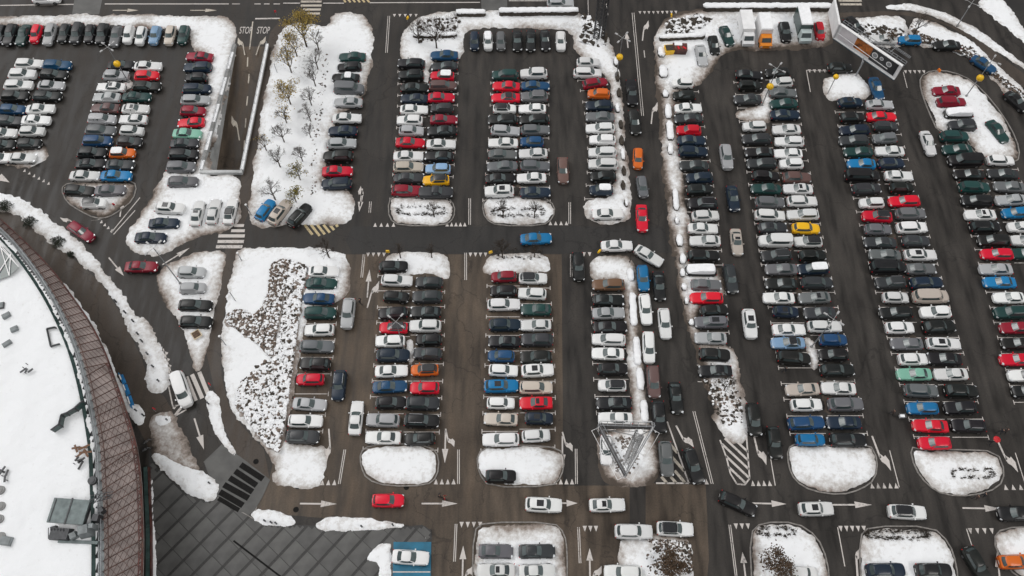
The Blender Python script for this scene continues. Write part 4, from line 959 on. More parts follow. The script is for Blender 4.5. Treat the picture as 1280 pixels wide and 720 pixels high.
SPECIAL = [  # px, py, code, own label
 (58, -2, 'Wer', 'white car on the top road, cut by the photo edge'),
 (700.5, 3.5, 'Ser', 'silver car driving on the top road beside the dark mast'),
 (789.7, 115.6, 'Kpd', 'black pickup first in the two way access lane, above the black car with lit lamps'),
 (793.4, 152, 'Ked', 'black car with lit headlamps between black pickup and orange car in access lane'),
 (797.5, 198, 'Ohd', 'orange hatchback driving down the access lane'),
 (803, 233, 'Ghd', 'grey hatchback between orange and red cars in the access lane'),
 (802.5, 272, 'Rsd', 'red saloon driving down the access lane below the grey hatchback'),
 (703.7, 212.5, 'Ved', 'taupe estate driving alone in the aisle right of the upper central block'),
 (670, 298, 'Ss4', 'bright blue saloon crossing the middle road below the upper central island'),
 (771, 307, 'Wsr', 'white saloon leaving the middle road at the right junction'),
 (811, 319.5, 'Ws-32', 'white saloon turning into the queue lane at the middle junction'),
 (723, 333, 'Kud', 'black car waiting at the mouth of the aisle below the middle road'),
 (804, 347, 'Ahd', 'bright blue hatchback at the head of the white queue'),
 (824, 357, 'Ksd', 'black saloon beside the bright blue hatchback in the queue lane'),
 (807, 386, 'Wed', 'white car with dark marks on its bonnet behind the bright blue hatchback'),
 (831, 404, 'Wed', 'white car alone in the outer lane beside the white queue'),
 (811, 434, 'Wed', 'white car above the taupe car in the queue by the snow strip'),
 (817, 477, 'Ved', 'taupe car below the white queue beside the snow strip'),
 (845, 497, 'Ksd', 'black car with pale roof edge left of the curved snow strip tip'),
 (824, 521, 'Kud', 'black car just above the hatched triangle by the billboard frame'),
 (833, 573, 'Ged', 'dark grey saloon stopped on the hatched triangle'),
 (867, 582, 'Ke-72', 'black estate with pale roof at the foot of the turn lane'),
 (758, 562, 'Whd', 'white hatchback under the left side of the triangular billboard frame'),
 (908, 196, 'Sud', 'silver car driving at the top of the aisle beside the curved strip'),
 (916.5, 247.5, 'Nsd', 'dark blue saloon driving down the aisle beside the curved strip'),
 (921, 302, 'EsdP', 'beige saloon with dark sunroof driving down the aisle beside the curved strip'),
 (913.7, 348, 'Ded', 'dark grey estate with roof rails stopped beside the snow covered car'),
 (937.3, 404.5, 'WudP', 'white car with dark sunroof driving alone in the aisle beside the curved strip'),
 (942.5, 524, 'Ked', 'black estate with lit lamps at the tip of the curved strip'),
 (968, 553, 'Kud', 'black car nearest the lower road, right of the hatched strip tip'),
 (435, 391.6, 'Sud', 'silver car with a person beside it, right of the shrub bed file'),
 (423.8, 481.6, 'NudR', 'dark blue car with silver roof rails left of the lower lamp cross block'),
 (445, 522, 'Wsu', 'white saloon facing up the aisle below the dark blue car with roof rails'),
 (485, 625.5, 'Rhr', 'red hatchback driving alone on the lower left road'),
 (626, 595, 'Khr', 'black car resting on the lower edge of the lower central snow island'),
 (513, 696.5, 'Wsr', 'white saloon parked on the blue painted bay'),
 (679.5, 631, 'WurP', 'white car with black sunroof, leftmost of the pair on the lower road'),
 (759, 631, 'WsrP', 'white saloon with small sunroof, right of the pair on the lower road'),
 (792, 664.5, 'Wur', 'white car on the snow left of the white car with dark roof'),
 (844, 661, 'WerB', 'white estate with dark roof on the lower road above the brown bush'),
 (779, 716, 'Wul', 'white car at the bottom edge left of the brown bush'),
 (922.5, 629, 'Ke-22', 'black car turning into the lower road below the hatched strip tip'),
 (1020, 636, 'WurP', 'white car with sunroof on the lower road below the first right snow island'),
 (1134, 640, 'WurB', 'white car with black roof on the lower road below the second right snow island'),
 (1270, 642, 'Kul', 'black car at the right edge of the lower road'),
 (1003, 716, 'Whr', 'white car at the bottom edge beside the brown leaved tree'),
 (1107, 713, 'Nur', 'dark blue car at the bottom edge under the long shrub island'),
 (1167, 713, 'Kur', 'black car at the bottom edge right of the dark blue one'),
 (1221, 706, 'Ku-60', 'black car with red tail light pulling down at the bottom right aisle'),
 (1270, 702, 'Ohr', 'orange hatchback at the bottom right corner'),
 (101, 289, 'Me-38', 'crimson estate driving on the curved road beside the long snow verge'),
 (331.5, 262, 'Ah55', 'bright blue hatchback parked askew right of the footpath end'),
 (350, 265, 'Eu52P', 'beige car with dark sunroof between the askew blue and black cars'),
 (374.5, 269, 'Ku47R', 'black car with roof rails parked askew above the hatched kerb'),
 (176, 333, 'Msr', 'crimson saloon turning at the left junction'),
 (227, 487, 'Wv-70', 'white van driving over the small crossing beside the plaza'),
 (1160.3, 178.4, 'Ws-70', 'white saloon driving in the aisle right of the leaning billboard'),
]
SPECIAL[8] = (670, 298, 'As4', SPECIAL[8][3])
ORD = ['first', 'second', 'third', 'fourth', 'fifth', 'sixth', 'seventh', 'eighth', 'ninth', 'tenth', 'eleventh', 'twelfth', 'thirteenth', 'fourteenth', 'fifteenth', 'sixteenth', 'seventeenth', 'eighteenth']

CARS = []   # dict per car
def heading(px, py, d):
    if d in 'lrud': return {'l': PI, 'r': 0.0, 'u': PI / 2, 'd': -PI / 2}[d]
    a = R(float(d)); p = Vector(at(px, py, .7)); q = Vector(at(px + 6 * math.cos(a), py - 6 * math.sin(a), .7)); e = q - p
    return math.atan2(e.y, e.x)
def add_car(px, py, code, label=None):
    col, typ = code[0], code[1]; rest = code[2:]; i = len(rest)
    while i > 0 and rest[i - 1].isupper(): i -= 1
    d, opts = rest[:i], rest[i:]
    if d in ('u', 'd'):   # cars standing across follow the aisle they stand in
        h = heading(px, py, d)
    else: h = heading(px, py, d)
    if typ in VARIANT: typ = random.Random(int(px * 11 + py * 17)).choice(VARIANT[typ])
    x, y = at(px, py, .75)
    CARS.append(dict(px=px, py=py, x=x, y=y, h=h, col=col, typ=typ, opts=opts, label=label, d=d))
    return CARS[-1]
for phrase, bays, lst in FILES:
    same = {}
    for px, py, c in lst: same.setdefault(CNAME[c[0]], []).append((px, py, c))
    for px, py, c in lst:
        cn = CNAME[c[0]]; grp = same[cn]; k = grp.index((px, py, c)); horiz = 'row' in phrase
        ph = phrase[4:] if phrase.startswith('the ') else phrase
        if len(grp) == 1: lab = 'only %s car, %s' % (cn, ph)
        elif horiz: lab = '%s %s car from left, %s' % (ORD[k], cn, ph)
        else: lab = '%s %s car down, %s' % (ORD[k], cn, ph)
        ex = {'B': ' with a black roof', 'P': ' with a sunroof', 'R': ' with roof rails', 'S': ' with snow on its roof', 'F': ' under snow'}
        extra = ''.join(ex.get(o, '') for o in c if o.isupper() and o in ex and c.index(o) > 1)
        if len((lab + extra).split()) <= 16: lab = lab.replace(' car', ' car' + extra, 1) if len(extra) else lab
        add_car(px, py, c, lab)
file_count = len(CARS)
for px, py, c, lab in SPECIAL: add_car(px, py, c, lab)['special'] = True
# size in the picture ~ 1/distance; the largest stay individuals
for c in CARS:
    q = 1.0 / math.sqrt((c['x']) ** 2 + c['y'] ** 2 + H_CAM ** 2)
    vis = 1.0 if 5 < c['px'] < 1275 and 5 < c['py'] < 712 else .6
    c['size'] = q * vis * TYPES[c['typ']]['L']
nspecial = sum(1 for c in CARS if c.get('special'))
rest = sorted([c for c in CARS if not c.get('special')], key=lambda c: -c['size'])
LIMIT = 300 - nspecial
indiv = [c for c in CARS if c.get('special')] + rest[:LIMIT]
far = rest[LIMIT:]
def paint_of(c):
    r = random.Random(int(c['px'] * 7 + c['py'] * 13)); b = COL[c['col']]; k = r.uniform(.82, 1.12)
    return tuple(min(.82, v * k + r.uniform(-.004, .004) * (1 if max(b) > .05 else .3)) if v * k > .004 else v for v in b)
def parts_of(c):
    for k in SHAPES[c['typ']]:
        if k.startswith('opt_') and k[4] not in c['opts']: continue
        yield k
for c in indiv:
    r = random.Random(int(c['px'] * 3 + c['py'] * 5)); drive = c.get('special')
    root = empty('car' if c['typ'] not in 'vp' else ('van' if c['typ'] == 'v' else 'pickup_truck'), (c['x'], c['y'], .012), c['h'] + R(r.gauss(0, 1.7)))
    if c['px'] < 300 or c['py'] < 0: pass
    tag(root, c['label'], 'car' if c['typ'] != 'v' else 'van', 'cars in the snowy car park')
    sc = r.uniform(.96, 1.03); root.scale = (sc, r.uniform(.93, .985), r.uniform(.96, 1.02))
    pc = paint_of(c)
    for k in parts_of(c):
        o = link(PNAME.get(k, k), CARMESH[c['typ'], k], root, color=pc)
# everything beyond the 300 largest: one merged object
def bake(cars):
    V = []; F = []; MI = []; PC = []; mats = ['paint_stuff', 'glass', 'screen_glass', 'black_plastic', 'plate', 'tyre', 'alloy', 'headlight', 'taillight', 'roofpanel', 'rail', 'snow_plain']
    mi = {m: i for i, m in enumerate(mats)}; mi['paint'] = 0; off = 0
    for c in cars:
        r = random.Random(int(c['px'] * 3 + c['py'] * 5)); h = c['h'] + R(r.gauss(0, 1.7)); sc = r.uniform(.96, 1.03)
        cs, sn = math.cos(h), math.sin(h); pc = paint_of(c)
        for k in parts_of(c):
            mb, ms = SHAPES[c['typ']][k]
            a = np.array(mb.v) * [sc, r.uniform(.93, .985), .99]
            V.append(np.stack([c['x'] + a[:, 0] * cs - a[:, 1] * sn, c['y'] + a[:, 0] * sn + a[:, 1] * cs, a[:, 2] + .012], 1))
            for f, m in zip(mb.f, mb.m): F.append(tuple(i + off for i in f)); MI.append(mi[ms[m]]); PC.append(pc)
            off += len(a)
    me = bpy.data.meshes.new('distant_parked_cars'); me.from_pydata(np.concatenate(V).tolist(), [], F)
    for m in mats: me.materials.append(M[m])
    me.polygons.foreach_set('material_index', MI)
    at_ = me.attributes.new('paint', 'FLOAT_COLOR', 'FACE'); at_.data.foreach_set('color', [v for p in PC for v in (*p, 1)])
    me.polygons.foreach_set('use_smooth', [True] * len(me.polygons)); me.update()
    try: me.set_sharp_from_angle(angle=R(38))
    except Exception: pass
    o = link('distant_parked_cars', me)
    tag(o, 'rows of parked cars in the farther upper half of the lot', 'cars', kind='stuff')
bake(far)
print('cars', len(CARS), 'individual', len(indiv), 'far', len(far))

# bay lines with T ends, between neighbouring cars of a file
def bay_lines():
    mb = MB()
    for phrase, bays, lst in FILES:
        if not bays: continue
        pts = [Vector(at(x, y, 0.0)) for x, y, c in [(a, b + 3, c) for a, b, c in lst]]
        if len(pts) < 3: continue
        # fit the file's centre line
        ys = np.array([p.y for p in pts]); xs = np.array([p.x for p in pts]); deg = 2 if len(pts) > 8 else 1
        cf = np.polyfit(ys, xs, deg)
        side = 1 if 'right file' in phrase or 'shrub bed' in phrase or 'curved snow' in phrase else -1
        if phrase.startswith('the file left of the'): side = -1
        gaps = []
        for i in range(len(pts) - 1):
            g = abs(pts[i].y - pts[i + 1].y)
            k = max(1, round(g / 2.45)) if g > 3.6 else 1
            for j in range(k): gaps.append(pts[i].y + (pts[i + 1].y - pts[i].y) * ((j + .5) / k))
        gaps.append(pts[-1].y - 1.25)
        last = (-99,)
        for y in gaps:
            xc = float(np.polyval(cf, y)); x0 = xc + side * 2.45; x1 = xc - side * 2.3
            a, b = min(x0, x1), max(x0, x1)
            mb.add([(a, y - .05, .02), (b, y - .05, .02), (b, y + .05, .02), (a, y + .05, .02)], [(0, 1, 2, 3)])
            mb.add([(x0 - .05, y - .32, .026), (x0 + .05, y - .32, .026), (x0 + .05, y + .32, .026), (x0 - .05, y + .32, .026)], [(0, 1, 2, 3)])
    tag(mb.build('bay_lines', M['marking']), kind='structure')
bay_lines()

# ================================================================== SHOPPING HALL WITH CURVED LATTICE CANOPY
ZR = 8.0
INNER = [(-40, 243), (-20, 263), (0, 283), (22, 305), (47, 337), (68, 370), (86, 405), (100, 440), (111, 480), (119, 520), (125, 560), (127, 600), (129, 640), (130, 680), (130, 720), (129, 770)]
OUTER = [(-38, 238), (-17, 258), (6, 279), (33, 304), (65, 337), (90, 370), (114, 405), (132, 440), (147, 480), (160, 517), (171, 555), (177, 597), (179, 637), (180, 680), (179, 722), (177, 775)]
def lerp_poly(pl, n):
    """n+1 points evenly along a polyline of 2-D vectors (Catmull-Rom smoothed)"""
    pl = [Vector(p) for p in pl]; fine = []
    for i in range(len(pl) - 1):
        p0 = pl[max(0, i - 1)]; p1 = pl[i]; p2 = pl[i + 1]; p3 = pl[min(len(pl) - 1, i + 2)]
        for k in range(8):
            t = k / 8; fine.append(.5 * ((2 * p1) + (p2 - p0) * t + (2 * p0 - 5 * p1 + 4 * p2 - p3) * t * t + (3 * p1 - p0 - 3 * p2 + p3) * t ** 3))
    fine.append(pl[-1]); L = [0]
    for i in range(1, len(fine)): L.append(L[-1] + (fine[i] - fine[i - 1]).length)
    out = []; j = 0
    for k in range(n + 1):
        d = L[-1] * k / n
        while j < len(L) - 2 and L[j + 1] < d: j += 1
        t = (d - L[j]) / max(1e-9, L[j + 1] - L[j]); out.append(fine[j].lerp(fine[j + 1], min(1, t)))
    return out
def hall():
    NR = 56
    I = lerp_poly([at(x, y, ZR) for x, y in INNER], NR); O = lerp_poly([at(x, y, ZR - .9) for x, y in OUTER], NR)
    root = empty('shopping_hall', (I[20].x, I[20].y, 0)); bx, by = I[20]
    tag(root, 'shopping hall with snowy flat roof and curved brown lattice canopy along its edge', 'building')
    loc = lambda v, z: (v.x - bx, v.y - by, z)
    # wall and roof slab
    off = [(I[min(i + 1, NR)] - I[max(i - 1, 0)]).normalized() for i in range(NR + 1)]
    left = [Vector((t.y, -t.x)) for t in off]       # towards the roof
    if (Vector(at(60, 600, ZR)) - I[40]).dot(left[40]) < 0: left = [-v for v in left]
    m = MB(); W0 = [I[i] + left[i] * .3 for i in range(NR + 1)]
    vs = [loc(v, z) for v in W0 for z in (0, ZR - .25)]; m.add(vs, [(2 * i, 2 * i + 1, 2 * i + 3, 2 * i + 2) for i in range(NR)])
    m.build('wall', M['concrete'], root)
    far_c = [Vector(at(-60, 770, ZR)), Vector(at(-60, 250, ZR))]
    sh = [p - Vector((bx, by)) for p in ([I[i] + left[i] * 1.2 for i in range(NR + 1)] + far_c)]
    sheet('roof', [(p.x, p.y) for p in sh], ZR - .2, M['roof_grey'], None, root)
    # concentric edge strips: dark gutter, green glazing, pale frame walk
    def ribbon(a, b, za, zb, name, mt, lift=0):
        m = MB(); vs = []
        for i in range(NR + 1): vs += [loc(I[i] + left[i] * a, za), loc(I[i] + left[i] * b, zb)]
        m.add(vs, [(2 * i, 2 * i + 1, 2 * i + 3, 2 * i + 2) for i in range(NR)]); return m.build(name, mt, root)
    ribbon(.0, .55, ZR - .1, ZR - .1, 'edge_walkway', M['roof_grey'])
    ribbon(.95, 1.25, ZR - .05, ZR + .35, 'parapet', M['green_glass'])
    ribbon(.55, .95, ZR - .25, ZR - .25, 'gutter', M['dark_metal'])
    for i in range(0, NR, 1):
        a, b = I[i] + left[i] * .12, I[i + 1] + left[i + 1] * .12
        m = MB(); m.tube(loc(a, ZR + .5), loc(b, ZR + .5), .07, n=5); m.tube(loc(a, ZR - .1), loc(a, ZR + .5), .05, n=4)
        a2, b2 = I[i] + left[i] * .5, I[i + 1] + left[i + 1] * .5; m.tube(loc(a2, ZR + .2), loc(b2, ZR + .2), .05, n=4); m.tube(loc(a, ZR + .5), loc(a2, ZR + .2), .04, n=4)
        m.build('guard_rail', M['grey_metal'], root)
    # canopy: one panel and one rib per bay; ribs run slightly askew
    for i in range(6, NR):
        k = min(1, max(0, (i - 24) / 24)); sh_ = int(round(2 * k))
        j0 = min(NR, i + 0); o0, o1 = O[max(0, i - sh_)], O[max(0, min(NR, i + 1 - sh_))]
        m = MB(); m.add([loc(I[i], ZR - .05), loc(I[i + 1], ZR - .05), loc(o1, ZR - .95), loc(o0, ZR - .95)], [(0, 3, 2, 1)])
        m.build('canopy_panel', M['panel_taupe'], root)
        m = MB(); m.tube(loc(I[i], ZR + .22), loc(o0, ZR - .62), .065, n=5); m.build('canopy_rib', M['lattice'], root)
        # diagonal lattice rods
        m = MB(); nD = 6
        for q in range(nD):
            t0, t1 = q / nD, (q + 1) / nD
            a = I[i].lerp(o0, t0); b = I[i + 1].lerp(o1, t1); a2 = I[i].lerp(o0, t1); b2 = I[i + 1].lerp(o1, t0)
            z0 = ZR + .12 - .84 * t0; z1 = ZR + .12 - .84 * t1
            m.tube(loc(a, z0), loc(b, z1), .028, n=3, cap=False)
            if i > 34: m.tube(loc(a2, z1), loc(b2, z0), .028, n=3, cap=False)
        m.build('diagonal_rods', M['lattice'], root)
        m = MB(); a, b = o0, o1
        m.tube(loc(a, ZR - .5), loc(b, ZR - .5), .11, n=6); a3 = I[i].lerp(o0, .9); b3 = I[i + 1].lerp(o1, .9)
        if i > 30:
            m.tube(loc(a3, ZR - .45), loc(b3, ZR - .45), .06, n=4); m.tube(loc(a, ZR - .5), loc(b3, ZR - .42), .05, n=4); m.tube(loc(a3, ZR - .4), loc(b, ZR - .5), .05, n=4)
        a4 = I[i].lerp(o0, .13); b4 = I[i + 1].lerp(o1, .13); 
        m.build('edge_beam', M['lattice_red'] if i % 3 else M['lattice'], root)
        m = MB(); m.tube(loc(a4, ZR + .15), loc(b4, ZR + .15), .06, n=4); m.build('inner_rail', M['lattice'], root)
    # snow on the roof
    sp('roof_snow', [(-70, 258), (-20, 280), (0, 296), (14, 312), (36, 340), (57, 373), (75, 408), (90, 442), (101, 480), (109, 520), (115, 560), (117, 600), (119, 640), (119, 700), (117, 775), (-70, 775)], h=.3, dirt=.05, edge=.4, step=.4, base=ZR, rough=.12, litter=0)
    return root
HALL = hall()

def box_thing(name, label, cat, px, py, z, dims, rz, m, extra=None, group=None):
    x, y = at(px, py, z); r = empty(name, (x, y, z), rz); tag(r, label, cat, group)
    mb = MB(); mb.box((0, 0, dims[2] / 2), dims); mb.build('casing', m, r)
    mb = MB(); mb.box((0, 0, dims[2] + .03), (dims[0] * .8, dims[1] * .8, .06)); mb.build('lid', M['roof_grey'], r)
    if extra: extra(r)
    return r
# roof plant: big grey-green unit
def plant_unit():
    x, y = at(92, 652, ZR + 1); r = empty('roof_plant', (x, y, ZR), R(-4)); tag(r, 'large grey green ventilation unit on the snowy roof beside the canopy', 'ventilation unit')
    m = MB(); m.box((-.6, 1.0, 1.6), (4.2, 2.8, .25)); m.build('cover_plate', M['hvac'], r)
    m = MB(); m.box((-.7, 1.0, .8), (3.6, 2.2, 1.4)); m.build('housing', M['dark_metal'], r)
    m = MB(); m.box((-.55, 1.0, 1.76), (.16, 3.0, .08)); m.box((-2.4, 1.0, 1.76), (.1, 2.6, .06)); m.build('seam_bar', M['dark_metal'], r)
    m = MB(); m.box((1.6, -.9, .9), (1.5, 1.4, 1.5), .35, taper=.7); m.build('duct_hood', M['roof_grey'], r)
    m = MB(); m.box((-1.3, -1.4, .5), (2.6, 1.5, .9), 0, taper=.8); m.build('louvre_box', M['dark_metal'], r)
    for q, (u, v, w_, d_, h_) in enumerate([(2.4, .6, .8, .9, 1.2), (2.3, -.4, .6, .6, 1.5), (-2.2, -1.0, .7, .9, .8), (.3, -1.5, .8, .8, 1.0), (2.6, 1.6, .5, .7, .9)]):
        m = MB(); m.box((u, v, h_ / 2), (w_, d_, h_), .2 * q, taper=.85); m.build('duct_box', M['roof_grey'] if q % 2 else M['dark_metal'], r)
    for q in range(6): m = MB(); m.tube((-2.6 + .35 * q, -.9, 1.1), (-2.6 + .35 * q, -2.0, .4), .04, n=4); m.build('pipe', M['dark_metal'], r)
    m = MB(); m.box((.9, -2.1, .25), (4.6, .35, .4), .03); m.build('plinth', M['hvac'], r)
    m = MB()
    for i in range(5): m.tube((1.4 + i * .45, 1.9 + i * .25, 1.3), (1.7 + i * .45, 3.4, 1.0), .05, n=4)
    for k in range(3): m.tube((1.2, 2.0 + k * .5, 1.3), (3.6, 3.0 + k * .35, 1.1), .05, n=4)
    m.build('pipe_frame', M['dark_metal'], r)
plant_unit()
for k, (px, py, w, d, rz, lab) in enumerate([(10, 396, 1.0, .7, .6, 'small grey vent box on the roof, upper of the four near the left edge'), (20, 413, .9, .7, .5, 'small grey vent box on the roof, second of four near the left edge'),
        (11, 431, 1.1, .6, .7, 'long grey vent box on the roof, lowest of four near the left edge'), (3, 384, .9, .9, .2, 'dark vent box on the roof cut by the left photo edge'), (10, 677, 1.3, 1.0, -.15, 'square grey vent box on the roof near the bottom left corner')]):
    box_thing('vent_box', lab, 'vent', px, py, ZR + .1, (w, d, .55), rz, M['roof_grey'] if k != 3 else M['dark_metal'], group='vent boxes on the hall roof')
def debris(px, py, label, seed, n=5, mt='wood', s=1.0):
    r0 = random.Random(seed); x, y = at(px, py, ZR + .3); r = empty('roof_furniture', (x, y, ZR + .25)); tag(r, label, 'furniture')
    for i in range(n):
        m = MB(); a = r0.uniform(0, PI); m.box((r0.uniform(-.8, .8) * s, r0.uniform(-.8, .8) * s, r0.uniform(.25, .55)), (r0.uniform(.8, 1.6) * s, .22, .08), a); m.build('board', M[mt], r)
    for i in range(3):
        m = MB(); q = Vector((r0.uniform(-.7, .7), r0.uniform(-.7, .7), 0)); m.tube(q, q + Vector((0, 0, .5)), .05, n=4); m.build('leg', M['dark_metal'], r)
debris(103, 566, 'jumble of brown boards on the snowy roof beside the canopy', 3, 7)
debris(36, 462, 'small dark boards lying on the snowy roof under the grey vent boxes', 8, 4, 'dark_metal', .6)
debris(7, 594, 'dark bent sheet lying on the roof at the left edge', 12, 4, 'dark_metal', .9)
debris(100, 578, 'black folded chairs below the brown boards on the roof', 14, 4, 'black_plastic', .7)
def roof_disc(px, py, rad, lab, mt, grp=None):
    x, y = at(px, py, ZR + .3); m = MB(); m.tube((0, 0, 0), (0, 0, .35), rad, rad * .9, n=14); m.tube((0, 0, .35), (0, 0, .42), rad * .6, n=12)
    o = m.build('roof_cowl', M[mt], loc=(x, y, ZR + .22)); tag(o, lab, 'roof cowl', grp)
roof_disc(116, 601, .55, 'round dark cowl on the roof against the canopy edge', 'dark_metal')
for px, py, lab in ((1, 613, 'round grey cowl at the left photo edge, topmost of four'), (2, 633, 'round grey cowl at the left photo edge, second of four'), (0, 649, 'round grey cowl at the left photo edge, third of four'), (2, 671, 'round grey cowl at the left photo edge, beside the square vent box')):
    roof_disc(px, py, .55, lab, 'concrete', 'round cowls along the left edge of the roof')
# green edged roof opening and inner wall line
def skylight(pts, label, h=.9):
    W = [Vector(at(x, y, ZR + .3)) for x, y in pts]; c = W[0]; r = empty('skylight', (c.x, c.y, ZR + .2)); tag(r, label, 'skylight')
    m = MB()
    for i in range(len(W) - 1): m.tube((*(W[i] - c), h), (*(W[i + 1] - c), h), .12, n=5); m.tube((*(W[i] - c), 0), (*(W[i] - c), h), .1, n=4)
    m.build('frame', M['dark_metal'], r)
    for i in range(len(W) - 1):
        a, b = W[i] - c, W[i + 1] - c; m = MB(); m.add([(a.x, a.y, 0), (b.x, b.y, 0), (b.x, b.y, h), (a.x, a.y, h)], [(0, 1, 2, 3), (3, 2, 1, 0)][:1]); m.build('pane', M['green_glass'], r)
skylight([(108, 505), (98, 514), (88, 520), (82, 522), (79, 534), (69, 541)], 'green glazed kink in the roof edge halfway down the canopy', 1.2)
skylight([(70, 410), (60, 412), (65, 434), (76, 431)], 'dark framed square hatch on the snowy roof beside the canopy', .4)
def glazed_corner():
    pts = [(0, 305), (14, 318), (24, 334), (12, 345), (-8, 352), (-8, 300)]
    W = [Vector(at(x, y, ZR + .6)) for x, y in pts]; c = W[0]; r = empty('glass_roof', (c.x, c.y, ZR)); tag(r, 'dark glass roof panels at the upper left end of the hall', 'glass roof')
    sheet('glazing', [(p.x - c.x, p.y - c.y) for p in W], .62, M['green_glass'], None, r)
    for a, b in ((0, 3), (1, 4), (2, 5), (0, 2), (1, 3)): m = MB(); m.tube((*(W[a] - c), .7), (*(W[b] - c), .7), .08, n=4); m.build('glazing_bar', M['white_panel'], r)
glazed_corner()
def low_strip():
    pts = [(184, 585), (185, 620), (187, 660), (187, 700), (187, 750)]; W = [Vector(at(*p)) for p in pts]; c = W[0]
    r = empty('planter_wall', (c.x, c.y, 0)); tag(r, 'long low green wall at the foot of the hall beside the plaza', 'wall')
    for i in range(len(W) - 1):
        d = W[i + 1] - W[i]; mid = (W[i] + W[i + 1]) / 2 - c; m = MB(); m.box((mid.x, mid.y, .3), (d.length - .03, .5, .6), math.atan2(d.y, d.x)); m.build('wall_segment', M['green_glass'], r)
        m = MB(); m.box((mid.x + .38, mid.y, .34), (d.length - .03, .12, .66), math.atan2(d.y, d.x)); m.build('red_edge', M['lattice_red'], r)
low_strip()
def blue_banner():
    pts = [(146, 464), (151, 476), (156, 490), (162, 508)]; W = [Vector(at(x, y, 1.2)) for x, y in pts]; c = W[0]; r = empty('banner', (c.x, c.y, 0)); tag(r, 'bright blue painted banner panels standing on the snow edge of the path', 'banner')
    for i in range(3):
        d = W[i + 1] - W[i]; mid = (W[i] + W[i + 1]) / 2 - c; m = MB(); m.box((mid.x, mid.y, .4), (d.length - .1, .08, .75), math.atan2(d.y, d.x)); m.box((mid.x + .2, mid.y, .1), (d.length * .9, .3, .08), math.atan2(d.y, d.x)); m.build('panel', M['blue_tarp'], r)
        m = MB(); m.box((mid.x + .02, mid.y, .8), (d.length * .5, .14, .06), math.atan2(d.y, d.x)); m.build('white_patch', M['white_panel'], r)
blue_banner()

# ================================================================== VEGETATION
def branch(mb, p, d, L, r, depth, rnd, tips, up=.15):
    q = p + d * L; mb.tube(p, q, r, r * .62, n=5 if r > .05 else 3, cap=False)
    if depth == 0: tips.append(q); return
    for i in range(rnd.choice((3, 3, 4))):
        a = rnd.uniform(0, 2 * PI); s = rnd.uniform(.35, .8)
        n = d.orthogonal().normalized(); n.rotate(Matrix.Rotation(a, 3, d)); e = (d + n * s + Vector((0, 0, up))).normalized()
        branch(mb, q - d * (L * rnd.uniform(0, .35)), e, L * rnd.uniform(.58, .82), max(.011, r * .52), depth - 1, rnd, tips, up)
def tree(px, py, h, label, leaf=None, nleaf=0, seed=0, name='bare_tree', depth=4, bark='bark', group=None, spread=1.0):
    rnd = random.Random(seed); x, y = at(px, py, 0); r = empty(name, (x, y, .1)); tag(r, label, 'tree', group)
    t = MB(); t.tube((0, 0, -.2), (0, 0, h * .33), .018 * h + .03, .014 * h + .02, n=7); t.build('trunk', M[bark], r)
    m = MB(); tips = []
    for i in range(4):
        a = i * PI / 2 + rnd.uniform(-.4, .4); d = Vector((math.cos(a) * .45 * spread, math.sin(a) * .45 * spread, 1)).normalized()
        branch(m, Vector((0, 0, h * (.25 + .08 * rnd.random()))), d, h * .22, .014 * h, depth - 1, rnd, tips)
    branch(m, Vector((0, 0, h * .33)), Vector((0, 0, 1)), h * .25, .014 * h, depth - 1, rnd, tips)
    m.build('crown', M[bark], r)
    if leaf:
        l = MB()
        for i in range(nleaf):
            c = rnd.choice(tips) + Vector((rnd.gauss(0, .35), rnd.gauss(0, .35), rnd.gauss(0, .3))); s = rnd.uniform(.05, .13)
            a = Vector((rnd.gauss(0, 1), rnd.gauss(0, 1), rnd.gauss(0, 1))).normalized() * s; b = a.orthogonal().normalized() * s
            l.add([c + a, c + b, c - a, c - b], [(0, 1, 2, 3)])
        o = l.build('leaves', M[leaf], r); o['kind'] = 'stuff'
    return r
GT = 'bare trees on the snow between the path and the parked file'
TL = [ # base px, base py, height, leaf, nleaf, text
 (384, 60, 7.8, 'leaf_yellow', 1500, 'tall tree with dense yellow green leaves at the top road corner'),
 (372, 72, 5.5, 'leaf_yellow', 420, 'slim tree with sparse yellow leaves just below the tall yellow green tree'),
 (365, 92, 5.5, 'leaf_yellow', 300, 'thin tree with few yellow leaves, second along the path edge'),
 (399, 64, 5.0, None, 0, 'grey bare tree nearest the top road crossing'),
 (398, 88, 5.2, None, 0, 'grey bare tree left of the dark green parked car'),
 (395, 109, 4.8, None, 0, 'grey bare tree left of the car with snow on its roof'),
 (364, 132, 5.5, 'leaf_yellow', 700, 'tree with pale yellow leaves halfway down the path edge'),
 (359, 155, 4.2, 'leaf_yellow', 90, 'small tree with few leaves under the pale yellow tree'),
 (390, 133, 4.4, None, 0, 'grey bare tree left of the dark grey van file'),
 (389, 153, 4.0, None, 0, 'grey bare tree left of the white saloon of the file'),
 (356, 179, 4.8, None, 0, 'leaning dark bare tree beside the lower path'),
 (389, 173, 3.4, None, 0, 'low grey shrub tree left of the black cars'),
 (379, 203, 3.8, None, 0, 'bushy grey tree right of the leaning bare tree'),
 (351, 210, 4.8, None, 0, 'tall thin bare tree by the lower end of the path'),
 (376, 226, 3.8, 'leaf_green', 260, 'small tree with olive leaves left of the red car'),
 (345, 251, 5.0, None, 0, 'bare tree above the blue car standing askew'),
 (371, 254, 3.6, 'leaf_green', 380, 'round olive green shrub tree above the two askew cars'),
 (334, 190, 4.0, 'leaf_yellow', 60, 'very thin bare tree on the snow at the path edge'),
]
for i, (px, py, h, lf, n, lab) in enumerate(TL): tree(px, py, h, lab, lf, n, 40 + i, 'tree' if lf else 'bare_tree', 5 if h < 9 else 5, 'bark_grey' if not lf else 'bark', GT, 1.25)
